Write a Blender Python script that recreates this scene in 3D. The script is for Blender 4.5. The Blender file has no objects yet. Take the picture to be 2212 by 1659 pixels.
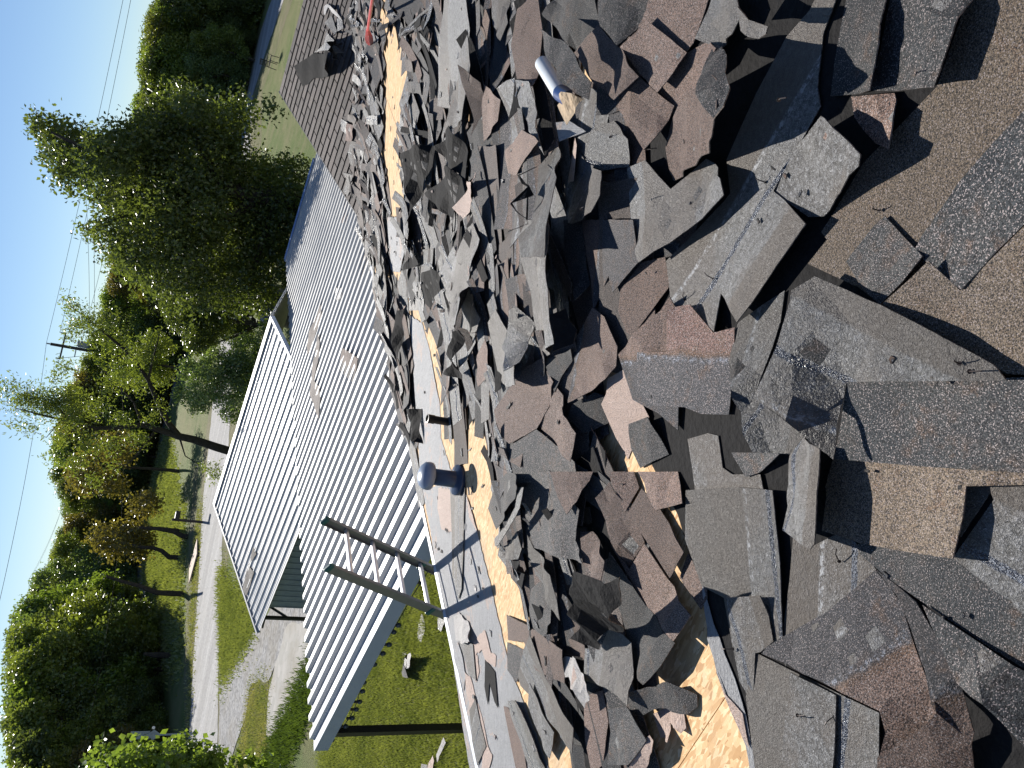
import bpy, bmesh, math, random
import numpy as np
from mathutils import Vector, Matrix
R_ = math.radians
random.seed(7); rng = np.random.default_rng(7)
S = bpy.context.scene; COL = S.collection

# ------------------------------------------------------------------ camera (portrait phone held sideways, tilted down)
PITCH, ROLL, FPX, HEYE = R_(26.3), R_(11.3), 1640.0, 5.7
Fv = Vector((0, math.cos(PITCH), -math.sin(PITCH)))
R0 = Vector((1, 0, 0)); U0 = Vector((0, math.sin(PITCH), math.cos(PITCH)))
Rv = math.cos(ROLL)*R0 + math.sin(ROLL)*U0
Uv = -math.sin(ROLL)*R0 + math.cos(ROLL)*U0
EYE = Vector((0, 0, HEYE))
cam = bpy.data.cameras.new('camera'); co = bpy.data.objects.new('camera', cam); COL.objects.link(co)
cam.sensor_width = 36; cam.lens = 36*FPX/2212; cam.clip_start = 0.05; cam.clip_end = 2000
m = Matrix((-Uv, Rv, -Fv)).transposed()
co.matrix_world = Matrix.Translation(EYE) @ m.to_4x4()
S.camera = co
S.view_settings.view_transform = 'Standard'; S.view_settings.look = 'None'
S.view_settings.exposure = 0.6; S.view_settings.gamma = 1; S.view_settings.use_curve_mapping = False

# ------------------------------------------------------------------ sky and sun
SUN_AZ, SUN_EL = R_(-13), R_(33)
W = bpy.data.worlds.new('World'); S.world = W; W.use_nodes = True
nt = W.node_tree; bg = nt.nodes['Background']
sky = nt.nodes.new('ShaderNodeTexSky'); sky.sky_type = 'NISHITA'; sky.sun_disc = False
sky.sun_elevation = SUN_EL; sky.sun_rotation = SUN_AZ
sky.air_density = 1.0; sky.dust_density = 0.0; sky.ozone_density = 2.5; sky.altitude = 100
tint = nt.nodes.new('ShaderNodeMix'); tint.data_type = 'RGBA'; tint.blend_type = 'MULTIPLY'; tint.inputs[0].default_value = 1
nt.links.new(sky.outputs[0], tint.inputs[6]); tint.inputs[7].default_value = (0.95, 1.0, 1.12, 1)
nt.links.new(tint.outputs[2], bg.inputs[0]); bg.inputs[1].default_value = 0.058
sl = bpy.data.lights.new('sun', 'SUN'); sl.energy = 5.0; sl.angle = R_(0.5); sl.color = (1, 0.955, 0.88)
so = bpy.data.objects.new('sun', sl); COL.objects.link(so)
sd = Vector((math.sin(SUN_AZ)*math.cos(SUN_EL), math.cos(SUN_AZ)*math.cos(SUN_EL), math.sin(SUN_EL)))
so.rotation_euler = sd.to_track_quat('Z', 'Y').to_euler(); so.location = (0, 0, 30)

# ------------------------------------------------------------------ geometry of the place
AZ = R_(34.67)
Bh = Vector((math.sin(AZ), math.cos(AZ), 0)); Ah = Vector((-math.cos(AZ), math.sin(AZ), 0))
TP = math.tan(R_(14)); EAVE_A, EAVE_Z = 5.35, 2.8
RN = Vector((Ah.x*TP, Ah.y*TP, 1)).normalized()
RO = Ah*EAVE_A + Vector((0, 0, EAVE_Z))          # a point of the eave line
def ray(x, y):
    return ((829.5-y)*Rv + (1106-x)*Uv + FPX*Fv).normalized()
def hit_plane(x, y, p, n):
    r = ray(x, y); return EYE + r*((p-EYE).dot(n)/r.dot(n))
def hit_z(x, y, z):
    r = ray(x, y); return EYE + r*((z-HEYE)/r.z)
GS = 0.035
def gz(y): return GS*(y-12) if y > 12 else 0.0
def ground(x, y, up=0.0):
    p = hit_z(x, y, 0)
    if p.y > 12 or ray(x, y).z > -1e-3:
        p = hit_plane(x, y, Vector((0, 12, 0)), Vector((0, -GS, 1)))
    p.z += up; return p
def AB(a, b, h=0.0):                              # roof coordinates (down-slope a, along eave b, height h) -> world
    return RO + Bh*b + (Ah*(a-EAVE_A) - Vector((0, 0, 1))*TP*(a-EAVE_A)) + RN*h
def to_ab(x, y, h=0.0):
    p = hit_plane(x, y, RO + RN*h, RN); q = p - RN*h
    return q.dot(Ah), q.dot(Bh)
def AZp(a, b, z): return Ah*a + Bh*b + Vector((0, 0, z))

# ------------------------------------------------------------------ helpers
def tag(o, label=None, cat=None, group=None, kind=None):
    if label: o['label'] = label
    if cat: o['category'] = cat
    if group: o['group'] = group
    if kind: o['kind'] = kind
    return o
def mesh_from(name, vs, fs, mats, parent=None, mi=None, uvs=None, smooth=False):
    me = bpy.data.meshes.new(name); me.from_pydata([tuple(v) for v in vs], [], fs)
    for mt in (mats if isinstance(mats, (list, tuple)) else [mats]): me.materials.append(mt)
    if mi is not None: me.polygons.foreach_set('material_index', mi)
    if uvs is not None:
        ul = me.uv_layers.new(name='UVMap'); li = np.empty(len(me.loops), dtype=np.int32)
        me.loops.foreach_get('vertex_index', li)
        ul.data.foreach_set('uv', np.asarray(uvs, dtype=np.float32)[li].ravel())
    if smooth: me.polygons.foreach_set('use_smooth', [True]*len(me.polygons))
    me.update(); return link(name, me, parent)
def link(name, me, parent=None):
    o = bpy.data.objects.new(name, me); COL.objects.link(o)
    if parent: 
        o.parent = parent; o.matrix_parent_inverse = parent.matrix_world.inverted()
    return o
def empty(name, loc=(0, 0, 0), rz=0.0):
    o = bpy.data.objects.new(name, None); COL.objects.link(o); o.location = loc; o.rotation_euler = (0, 0, rz)
    o.matrix_world = Matrix.Translation(Vector(loc)) @ Matrix.Rotation(rz, 4, 'Z'); return o
class MB:
    def __init__(s): s.v = []; s.f = []
    def box(s, o, ax, ay, az):                    # corner + three edge vectors
        o = Vector(o); n = len(s.v)
        for k in (0, 1):
            for j in (0, 1):
                for i in (0, 1): s.v.append(o + Vector(ax)*i + Vector(ay)*j + Vector(az)*k)
        s.f += [tuple(n+i for i in q) for q in ((0,2,3,1),(4,5,7,6),(0,1,5,4),(2,6,7,3),(0,4,6,2),(1,3,7,5))]
    def cbox(s, c, sx, sy, sz, X=Vector((1,0,0)), Y=Vector((0,1,0)), Z=Vector((0,0,1))):
        s.box(Vector(c)-X*sx/2-Y*sy/2-Z*sz/2, X*sx, Y*sy, Z*sz)
    def tube(s, pts, r, n=8, caps=True):
        pts = [Vector(p) for p in pts]; rr = r if isinstance(r, (list, tuple)) else [r]*len(pts)
        base = len(s.v); prev = None
        for i, p in enumerate(pts):
            t = (pts[min(i+1, len(pts)-1)]-pts[max(i-1, 0)]).normalized()
            if prev is None:
                u = t.orthogonal().normalized()
            else:
                u = (prev - t*prev.dot(t)).normalized()
            prev = u; w = t.cross(u)
            for k in range(n):
                a = 2*math.pi*k/n; s.v.append(p + (u*math.cos(a)+w*math.sin(a))*rr[i])
        for i in range(len(pts)-1):
            for k in range(n):
                a = base+i*n+k; b = base+i*n+(k+1) % n
                s.f.append((a, b, b+n, a+n))
        if caps:
            s.f.append(tuple(base+k for k in range(n))[::-1]); e = base+(len(pts)-1)*n
            s.f.append(tuple(e+k for k in range(n)))
    def lathe(s, c, ax, prof, n=20):              # prof: (radius, height) list along ax
        ax = Vector(ax).normalized(); u = ax.orthogonal().normalized(); w = ax.cross(u); base = len(s.v)
        for r, h in prof:
            for k in range(n):
                a = 2*math.pi*k/n; s.v.append(Vector(c)+ax*h+(u*math.cos(a)+w*math.sin(a))*r)
        for i in range(len(prof)-1):
            for k in range(n):
                a = base+i*n+k; b = base+i*n+(k+1) % n; s.f.append((a, b, b+n, a+n))
        s.f.append(tuple(base+k for k in range(n))[::-1]); e = base+(len(prof)-1)*n
        s.f.append(tuple(e+k for k in range(n)))
    def build(s, name, mat, parent=None, smooth=False, bevel=0):
        o = mesh_from(name, s.v, s.f, mat, parent, smooth=smooth)
        if bevel:
            b = o.modifiers.new('edge', 'BEVEL'); b.width = bevel; b.segments = 2; b.limit_method = 'ANGLE'
        return o

# ------------------------------------------------------------------ materials
class NT:
    def __init__(s, name):
        s.m = bpy.data.materials.new(name); s.m.use_nodes = True; s.t = s.m.node_tree
        s.b = s.t.nodes['Principled BSDF']; s.out = s.t.nodes['Material Output']
    def n(s, typ, **kw):
        q = s.t.nodes.new(typ)
        for k, v in kw.items(): setattr(q, k, v)
        return q
    def l(s, a, b): s.t.links.new(a, b)
    def val(s, sock, v):
        if isinstance(v, bpy.types.NodeSocket): s.l(v, sock)
        else: sock.default_value = v
    def noise(s, vec, scale, det=4, rough=0.6, dist=0.0):
        q = s.n('ShaderNodeTexNoise'); q.inputs['Scale'].default_value = scale; q.inputs['Detail'].default_value = det
        q.inputs['Roughness'].default_value = rough; q.inputs['Distortion'].default_value = dist
        if vec is not None: s.l(vec, q.inputs['Vector'])
        return q.outputs[0]
    def ramp(s, fac, stops, interp='LINEAR'):
        q = s.n('ShaderNodeValToRGB'); s.l(fac, q.inputs[0]); cr = q.color_ramp; cr.interpolation = interp
        while len(cr.elements) < len(stops): cr.elements.new(0.5)
        for e, (p, c) in zip(cr.elements, stops):
            e.position = p; e.color = (*c, 1) if len(c) == 3 else c
        return q.outputs[0]
    def mix(s, f, a, b, mode='MIX'):
        q = s.n('ShaderNodeMix', data_type='RGBA', blend_type=mode)
        s.val(q.inputs[0], f)
        for sock, v in ((q.inputs[6], a), (q.inputs[7], b)):
            if isinstance(v, tuple) and len(v) == 3: v = (*v, 1)
            s.val(sock, v)
        return q.outputs[2]
    def math(s, op, a, b=0.0, c=0.0, clamp=False):
        q = s.n('ShaderNodeMath', operation=op, use_clamp=clamp); s.val(q.inputs[0], a); s.val(q.inputs[1], b); s.val(q.inputs[2], c)
        return q.outputs[0]
    def maprange(s, v, a, b, c=0.0, d=1.0, smooth=False):
        q = s.n('ShaderNodeMapRange'); q.interpolation_type = 'SMOOTHSTEP' if smooth else 'LINEAR'
        s.val(q.inputs[0], v)
        for i, x in enumerate((a, b, c, d)): q.inputs[i+1].default_value = x
        return q.outputs[0]
    def uv(s):
        return s.n('ShaderNodeUVMap').outputs[0]
    def obj(s): return s.n('ShaderNodeTexCoord').outputs['Object']
    def geo(s): return s.n('ShaderNodeNewGeometry').outputs['Position']
    def rnd(s): return s.n('ShaderNodeObjectInfo').outputs['Random']
    def off(s, vec, k=37.0):                      # shift the pattern from object to object
        r = s.math('MULTIPLY', s.rnd(), k); c = s.n('ShaderNodeCombineXYZ'); s.l(r, c.inputs[0]); s.l(r, c.inputs[1]); s.l(r, c.inputs[2])
        a = s.n('ShaderNodeVectorMath', operation='ADD'); s.l(vec, a.inputs[0]); s.l(c.outputs[0], a.inputs[1]); return a.outputs[0]
    def scl(s, vec, x, y, z):
        a = s.n('ShaderNodeVectorMath', operation='MULTIPLY'); s.l(vec, a.inputs[0]); a.inputs[1].default_value = (x, y, z); return a.outputs[0]
    def sepy(s, vec, i=1):
        q = s.n('ShaderNodeSeparateXYZ'); s.l(vec, q.inputs[0]); return q.outputs[i]
    def bump(s, h, strength=0.5, dist=0.01):
        q = s.n('ShaderNodeBump'); q.inputs['Strength'].default_value = strength; q.inputs['Distance'].default_value = dist
        s.l(h, q.inputs['Height']); s.l(q.outputs[0], s.b.inputs['Normal']); return q
    def fin(s, col=None, rough=None, spec=None, metal=None):
        if col is not None:
            if isinstance(col, tuple): col = (*col, 1) if len(col) == 3 else col
            s.val(s.b.inputs['Base Color'], col)
        if rough is not None: s.val(s.b.inputs['Roughness'], rough)
        if spec is not None: s.val(s.b.inputs['Specular IOR Level'], spec)
        if metal is not None: s.val(s.b.inputs['Metallic'], metal)
        return s.m
def plain(name, col, rough=0.6, spec=0.5, metal=0.0, var=0.12, sc=6.0, bump=0.0):
    q = NT(name); n = q.noise(q.off(q.obj()), sc, 5)
    c = q.mix(q.maprange(n, 0.3, 0.7), tuple(x*(1-var) for x in col), tuple(min(1, x*(1+var)) for x in col))
    if bump: q.bump(n, bump, 0.02)
    return q.fin(c, rough, spec, metal)

def granule(name, c1, c2, c3=None, rust=(0.10, 0.055, 0.03)):
    """mineral granules; beyond v=0 the fresh, darker headlap c3 with a rusty border"""
    q = NT(name); u = q.off(q.uv())
    g = q.noise(u, 190, 3, 0.8); big = q.noise(u, 5, 5, 0.65); mid = q.noise(u, 22, 4, 0.7)
    spk = q.noise(u, 330, 0)
    base = q.mix(q.maprange(big, 0.35, 0.65), c1, c2)
    v = q.sepy(q.uv()); wob = q.math('MULTIPLY_ADD', q.noise(u, 14, 4), 0.05, -0.025); vv = q.math('ADD', v, wob)
    if c3 is not None:
        base = q.mix(q.maprange(vv, -0.003, 0.006), base, c3)
        band = q.math('MULTIPLY', q.maprange(vv, -0.03, 0.0, 0, 1, True), q.maprange(vv, 0.0, 0.018, 1, 0, True))
        base = q.mix(q.math('MULTIPLY', band, 0.75), base, rust)
        gl = q.math('MULTIPLY', q.maprange(vv, 0.006, 0.016, 0, 1), q.maprange(vv, 0.02, 0.038, 1, 0))
        st = q.math('MULTIPLY', gl, q.maprange(q.noise(u, 70, 3), 0.5, 0.62))
        base = q.mix(q.math('MULTIPLY', st, 0.55), base, (0.35, 0.38, 0.45))
    stain = q.math('MULTIPLY', q.maprange(mid, 0.5, 0.66), q.maprange(big, 0.45, 0.6)); base = q.mix(q.math('MULTIPLY', stain, 0.75), base, rust)
    fade = q.maprange(q.noise(u, 2.2, 3), 0.5, 0.75); base = q.mix(q.math('MULTIPLY', fade, 0.18), base, (0.14, 0.125, 0.115))
    k = q.maprange(g, 0.36, 0.64, 0.05, 2.2); kk = q.n('ShaderNodeCombineColor'); [q.l(k, kk.inputs[i]) for i in range(3)]
    base = q.mix(1.0, base, kk.outputs[0], 'MULTIPLY')
    base = q.mix(q.maprange(spk, 0.65, 0.72), base, (0.34, 0.29, 0.28))
    base = q.mix(q.maprange(spk, 0.35, 0.3), base, (0.012, 0.014, 0.02))
    tint = q.maprange(q.rnd(), 0, 1, 0.55, 1.15); tk = q.n('ShaderNodeCombineColor'); [q.l(tint, tk.inputs[i]) for i in range(3)]
    base = q.mix(1.0, base, tk.outputs[0], 'MULTIPLY')
    q.bump(q.math('ADD', g, q.math('MULTIPLY', mid, 0.8)), 0.9, 0.006)
    return q.fin(base, 0.72, 0.35)
def underside(name, c1, c2, seal=True, rough=0.5, spec=0.5):
    """sanded asphalt back of a shingle with its release tape along v=0"""
    q = NT(name); u = q.off(q.uv())
    big = q.noise(u, 6, 5, 0.7); mot = q.noise(u, 52, 5, 0.72, 0.8); fine = q.noise(u, 320, 2)
    base = q.mix(q.maprange(big, 0.32, 0.68), c1, c2); worm = q.noise(u, 95, 3, 0.6, 1.6)
    base = q.mix(q.math('MULTIPLY', q.maprange(mot, 0.46, 0.62), 0.55), base, (0.20, 0.20, 0.205))
    base = q.mix(q.math('MULTIPLY', q.maprange(worm, 0.54, 0.66), 0.7), base, (0.36, 0.36, 0.37))  # worm-like wrinkle highlights put into the colour as pale grey
    base = q.mix(q.math('MULTIPLY', q.maprange(mot, 0.5, 0.34), 0.75), base, (0.035, 0.032, 0.03))
    base = q.mix(q.math('MULTIPLY', q.maprange(q.noise(u, 3, 4), 0.48, 0.6), 0.7), base, (0.085, 0.068, 0.054))
    base = q.mix(q.math('MULTIPLY', q.maprange(fine, 0.6, 0.68), 0.6), base, (0.5, 0.5, 0.52))
    base = q.mix(q.math('MULTIPLY', q.maprange(fine, 0.4, 0.3), 0.8), base, (0.012, 0.012, 0.012))
    if seal:
        va = q.math('ABSOLUTE', q.math('ADD', q.sepy(q.uv()), q.math('MULTIPLY_ADD', q.noise(u, 18, 3), 0.02, -0.01)))
        base = q.mix(q.math('MULTIPLY', q.math('MULTIPLY', q.maprange(va, 0.132, 0.14, 0, 1), q.maprange(va, 0.5, 0.51, 1, 0)), 0.75), base, (0.075, 0.06, 0.048))
    rg = q.maprange(mot, 0.3, 0.7, rough+0.15, rough-0.12)
    if seal:
        v = q.math('ABSOLUTE', q.math('ADD', q.sepy(q.uv()), q.math('MULTIPLY_ADD', q.noise(q.uv(), 30, 2), 0.012, -0.006)))
        s = q.maprange(v, 0.009, 0.012, 1, 0)
        dots = q.maprange(q.noise(q.scl(q.uv(), 1, 1.6, 1), 150, 2, 0.5, 1.0), 0.5, 0.62)
        sc = q.mix(dots, (0.02, 0.024, 0.038), (0.2, 0.22, 0.26))
        base = q.mix(s, base, sc); rg = q.math('MULTIPLY', rg, q.maprange(s, 0, 1, 1, 0.55))
        v2 = q.math('ABSOLUTE', q.math('ADD', q.sepy(q.uv()), -0.125)); s2 = q.math('MULTIPLY', q.maprange(v2, 0.006, 0.012, 1, 0), q.maprange(q.noise(u, 60, 3), 0.48, 0.6))
        base = q.mix(q.math('MULTIPLY', s2, 0.7), base, (0.42, 0.43, 0.45))
    tint = q.maprange(q.rnd(), 0, 1, 0.65, 1.15); tk = q.n('ShaderNodeCombineColor'); [q.l(tint, tk.inputs[i]) for i in range(3)]
    base = q.mix(1.0, base, tk.outputs[0], 'MULTIPLY')
    q.bump(q.math('ADD', q.math('MULTIPLY', mot, 0.7), q.math('ADD', q.math('MULTIPLY', worm, 0.7), q.math('MULTIPLY', fine, 0.3))), 1.0, 0.009)
    return q.fin(base, rg, spec)
M = {}
M['B'] = granule('brown_granules', (0.115, 0.072, 0.056), (0.165, 0.108, 0.085), (0.035, 0.036, 0.042))
M['K'] = granule('charcoal_granules', (0.022, 0.026, 0.03), (0.046, 0.048, 0.048))
M['T'] = granule('weathered_tan_granules', (0.115, 0.086, 0.06), (0.15, 0.115, 0.082), (0.03, 0.034, 0.036))
M['R'] = granule('reddish_granules', (0.14, 0.075, 0.06), (0.17, 0.10, 0.08), (0.05, 0.05, 0.055))
M['W'] = granule('intact_roof_granules', (0.075, 0.058, 0.052), (0.095, 0.075, 0.066))
M['U'] = underside('grey_shingle_back', (0.075, 0.072, 0.068), (0.115, 0.114, 0.113), True, 0.42, 0.6)
M['V'] = underside('dull_grey_shingle_back', (0.06, 0.056, 0.051), (0.095, 0.092, 0.09), True, 0.55, 0.45)
M['X'] = underside('black_back_shade', (0.018, 0.018, 0.02), (0.035, 0.034, 0.034), False, 0.6, 0.3)
M['X'] = plain('black_back_painted_shade', (0.012, 0.0115, 0.012), 0.85, 0.15, 0, 0.3, 40, 0.5)  # black carries the shade of flaps facing away and of the gaps
q = NT('torn_edge'); M['edge'] = q.fin(q.mix(q.maprange(q.noise(q.off(q.obj()), 60, 3), 0.4, 0.62), (0.02, 0.018, 0.017), (0.2, 0.16, 0.14)), 0.8)
def felt(name, a, b, tear):
    q = NT(name); u = q.off(q.uv())
    w = q.noise(q.scl(u, 1, 5, 1), 9, 7, 0.75, 1.4); f = q.noise(q.scl(u, 1, 3, 1), 90, 4)
    c = q.mix(q.maprange(w, 0.35, 0.65), a, b)
    t = q.maprange(q.noise(u, 3.2, 7, 0.75, 0.6), 0.57, 0.58); c = q.mix(q.math('MULTIPLY', t, tear), c, (0.5, 0.37, 0.3))
    c = q.mix(q.math('MULTIPLY', q.maprange(f, 0.52, 0.66), 0.4), c, (0.5, 0.5, 0.52)); c = q.mix(q.math('MULTIPLY', q.maprange(f, 0.46, 0.36), 0.55), c, (0.12, 0.12, 0.125))
    c = q.mix(q.math('MULTIPLY', q.maprange(q.noise(u, 55, 3, 0.8), 0.66, 0.7), 0.8), c, (0.04, 0.038, 0.036))
    q.bump(q.math('ADD', w, f), 1.0, 0.012); return q.fin(c, 0.55, 0.4)
M['S'] = felt('silver_felt', (0.27, 0.272, 0.28), (0.42, 0.42, 0.43), 0.7)
M['P'] = felt('pink_backing_paper', (0.5, 0.36, 0.29), (0.6, 0.45, 0.38), 0)
M['C'] = felt('pale_crumpled_paper', (0.4, 0.38, 0.36), (0.58, 0.55, 0.53), 0.3)
# oriented strand board: overlapping voronoi flakes at two angles
q = NT('strand_board'); u = q.uv()
def flakes(rot, sx, sy, sc):
    mp = q.n('ShaderNodeMapping'); q.l(u, mp.inputs[0]); mp.inputs['Rotation'].default_value = (0, 0, rot); mp.inputs['Scale'].default_value = (sx, sy, 1)
    n = q.n('ShaderNodeTexNoise'); q.l(mp.outputs[0], n.inputs[0]); n.inputs['Scale'].default_value = 3
    vm = q.mix(0.12, mp.outputs[0], n.outputs[1])
    v = q.n('ShaderNodeTexVoronoi'); q.l(vm, v.inputs['Vector']); v.inputs['Scale'].default_value = sc
    s = q.n('ShaderNodeSeparateColor'); q.l(v.outputs['Color'], s.inputs[0]); return s.outputs[0], s.outputs[1], v.outputs['Distance']
a1, a2, a3 = flakes(0.3, 3.2, 1, 20); b1, b2, b3 = flakes(1.9, 3.6, 1, 24); e1, e2, e3 = flakes(1.1, 4, 1, 17)
c = q.ramp(a1, [(0, (0.46, 0.27, 0.12)), (0.5, (0.62, 0.41, 0.21)), (1, (0.74, 0.54, 0.32))])
c2 = q.ramp(b1, [(0, (0.42, 0.23, 0.10)), (0.6, (0.66, 0.45, 0.24)), (1, (0.78, 0.60, 0.38))])
c3 = q.ramp(e1, [(0, (0.5, 0.3, 0.14)), (1, (0.7, 0.5, 0.28))])
c = q.mix(q.math('GREATER_THAN', a2, 0.5), c, c2); c = q.mix(q.math('GREATER_THAN', e2, 0.62), c, c3)
gr = q.noise(q.scl(u, 1, 6, 1), 40, 4); c = q.mix(q.math('MULTIPLY', q.maprange(gr, 0.5, 0.7), 0.3), c, (0.36, 0.2, 0.09))
fl = q.noise(u, 28, 3, 0.8); c = q.mix(q.math('MULTIPLY', q.maprange(fl, 0.66, 0.7), 0.8), c, (0.1, 0.06, 0.035)); c = q.mix(q.math('MULTIPLY', q.maprange(q.noise(u, 2.6, 6, 0.7), 0.5, 0.68), 0.55), c, (0.36, 0.28, 0.2))
q.bump(q.math('ADD', a1, q.math('ADD', b1, gr)), 0.35, 0.003); M['osb'] = q.fin(c, 0.75, 0.25)
# sheet metal
q = NT('galvalume_sheet'); u = q.obj(); n1 = q.noise(u, 1.3, 6, 0.65); n2 = q.noise(q.scl(u, 1, 1, 1), 18, 5)
c = q.mix(q.maprange(n1, 0.35, 0.7), (0.44, 0.445, 0.45), (0.56, 0.555, 0.54)); c = q.mix(q.math('MULTIPLY', q.maprange(n2, 0.58, 0.72), 0.35), c, (0.33, 0.29, 0.25))
q.bump(n2, 0.08, 0.004); M['metal'] = q.fin(c, q.maprange(n1, 0.3, 0.7, 0.42, 0.55), 0.4, 0.15)
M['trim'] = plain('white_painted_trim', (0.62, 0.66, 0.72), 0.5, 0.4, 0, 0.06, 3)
M['fascia'] = plain('white_fascia_painted_shade', (0.33, 0.38, 0.46), 0.5, 0.4, 0, 0.06, 3)  # white board with its bluish shade mixed into the colour
M['bluetrim'] = plain('blue_ridge_trim', (0.22, 0.33, 0.55), 0.45, 0.5, 0.1)
M['screw'] = plain('screw_steel', (0.25, 0.25, 0.26), 0.4, 0.5, 0.6)
M['post'] = plain('black_steel_post', (0.012, 0.012, 0.014), 0.45)
M['alu'] = plain('ladder_aluminium', (0.2, 0.205, 0.21), 0.45, 0.5, 0.6, 0.1, 20)
M['rungm'] = plain('rung_aluminium', (0.8, 0.78, 0.78), 0.38, 0.5, 0.6, 0.08, 30)
M['teal'] = plain('teal_plastic', (0.01, 0.09, 0.085), 0.4)
M['red'] = plain('red_paint', (0.38, 0.03, 0.03), 0.4)
M['vent'] = plain('bluish_vent_plastic', (0.22, 0.27, 0.36), 0.3, 0.6)
M['ventd'] = plain('dark_vent_base', (0.04, 0.06, 0.11), 0.35, 0.6)
M['black'] = plain('black_plastic', (0.012, 0.012, 0.013), 0.4)
M['wall'] = plain('house_siding', (0.42, 0.4, 0.37), 0.7)
M['bottle'] = plain('white_plastic', (0.62, 0.66, 0.68), 0.35)
M['cyan'] = plain('navy_label', (0.01, 0.035, 0.14), 0.35)
M['tan'] = plain('tan_paper', (0.33, 0.24, 0.15), 0.7, 0.3, 0, 0.35, 30, 0.6)
M['white'] = plain('white_scrap', (0.78, 0.77, 0.75), 0.7)
M['bulb'] = plain('dark_bulb_glass', (0.03, 0.05, 0.08), 0.15)
M['pole'] = plain('pole_wood', (0.06, 0.05, 0.045), 0.85, 0.3)
M['bark'] = plain('dark_bark', (0.05, 0.042, 0.035), 0.9, 0.2, 0, 0.4, 9, 0.8)
M['sign'] = plain('sign_back_metal', (0.22, 0.26, 0.28), 0.5, 0.5, 0.3)
M['wood'] = plain('pale_planks', (0.5, 0.38, 0.3), 0.8)
M['tank'] = plain('dark_paint', (0.02, 0.024, 0.035), 0.35)
M['gwall'] = plain('grey_green_sheet_metal', (0.26, 0.3, 0.3), 0.6)
M['nail'] = plain('rusty_nail', (0.04, 0.03, 0.028), 0.5, 0.5, 0.4)
M['insul'] = plain('grey_metal', (0.3, 0.31, 0.33), 0.5)
M['hw'] = plain('far_house_wall', (0.35, 0.4, 0.46), 0.7)
M['hroof'] = plain('far_house_roof', (0.1, 0.1, 0.11), 0.8)
M['glass'] = plain('dark_window_glass', (0.02, 0.03, 0.04), 0.12)

def grass_mat(name, a, b, dry, drya, sc=1.0):
    q = NT(name); p = q.geo(); f = q.noise(p, 38*sc, 4, 0.7); m2 = q.noise(p, 1.1, 5, 0.6); m3 = q.noise(p, 0.22, 4, 0.6)
    c = q.mix(q.maprange(f, 0.3, 0.7), a, b); c = q.mix(q.math('MULTIPLY', q.maprange(m2, 0.42, 0.66), drya), c, dry)
    c = q.mix(q.math('MULTIPLY', q.maprange(m3, 0.45, 0.62), drya), c, dry)
    q.bump(q.math('ADD', f, m2), 1.0, 0.05); return q.fin(c, 0.9, 0.15)
M['lawn'] = grass_mat('lawn_green', (0.095, 0.135, 0.035), (0.165, 0.21, 0.065), (0.24, 0.22, 0.11), 0.55)
M['verge'] = grass_mat('dry_verge', (0.11, 0.125, 0.045), (0.19, 0.19, 0.085), (0.26, 0.225, 0.14), 0.6)
def gravel_mat(name, a, b, sc=30, dirt=(0.24, 0.2, 0.15), d=0.3, tracks=0):
    q = NT(name); p = q.geo(); v = q.n('ShaderNodeTexVoronoi'); q.l(p, v.inputs['Vector']); v.inputs['Scale'].default_value = sc
    s = q.n('ShaderNodeSeparateColor'); q.l(v.outputs['Color'], s.inputs[0]); n = q.noise(p, 0.9, 5, 0.65)
    c = q.mix(s.outputs[0], a, b); c = q.mix(q.math('MULTIPLY', q.maprange(n, 0.45, 0.65), d), c, dirt)
    if tracks:
        mp = q.n('ShaderNodeMapping'); q.l(p, mp.inputs[0]); mp.inputs['Rotation'].default_value = (0, 0, ROADANG); mp.inputs['Scale'].default_value = (0.02, 1, 1)
        tn = q.noise(mp.outputs[0], 0.9, 4, 0.7); c = q.mix(q.math('MULTIPLY', q.maprange(tn, 0.4, 0.6), 0.5), c, tuple(x*0.62 for x in a)); c = q.mix(q.math('MULTIPLY', q.maprange(tn, 0.42, 0.3), 0.5), c, (0.5, 0.49, 0.48))
    q.bump(s.outputs[1], 0.6, 0.03); return q.fin(c, 0.85, 0.2)
ROADANG = -math.atan2((ground(480, 1206)-ground(473, 1440)).y, (ground(480, 1206)-ground(473, 1440)).x)
M['road'] = gravel_mat('gravel_road_surface', (0.3, 0.295, 0.29), (0.46, 0.45, 0.44), 16, (0.36, 0.34, 0.31), 0.4, 1)
M['gravel'] = gravel_mat('grey_gravel', (0.14, 0.14, 0.145), (0.36, 0.355, 0.35), 11, (0.22, 0.19, 0.14), 0.45)
M['slab'] = gravel_mat('worn_concrete', (0.34, 0.33, 0.3), (0.42, 0.4, 0.37), 4, (0.26, 0.23, 0.18), 0.6)
M['asphalt'] = gravel_mat('far_asphalt', (0.2, 0.2, 0.21), (0.28, 0.28, 0.29), 6)

def leaf_mat(name, a, b, tr=0.45):
    a = tuple(x*1.95 for x in a); b = tuple(x*1.95 for x in b)
    q = NT(name); n = q.noise(q.obj(), 0.9, 4, 0.7); n2 = q.noise(q.obj(), 9, 2)
    c = q.mix(q.maprange(n, 0.35, 0.65), a, b); c = q.mix(q.math('MULTIPLY', q.maprange(n2, 0.45, 0.7), 0.5), c, tuple(x*1.5 for x in b))
    q.fin(c, 0.32, 0.7)
    t = q.n('ShaderNodeBsdfTranslucent'); tc = q.mix(1.0, c, (1.5, 1.5, 0.6), 'MULTIPLY'); q.l(tc, t.inputs[0])
    ms = q.n('ShaderNodeMixShader'); ms.inputs[0].default_value = tr; q.l(q.b.outputs[0], ms.inputs[1]); q.l(t.outputs[0], ms.inputs[2])
    q.l(ms.outputs[0], q.out.inputs[0]); return q.m
M['leafA'] = leaf_mat('deep_green_leaves', (0.032, 0.044, 0.014), (0.062, 0.078, 0.024))
M['leafB'] = leaf_mat('olive_leaves', (0.055, 0.08, 0.018), (0.1, 0.115, 0.028))
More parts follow.
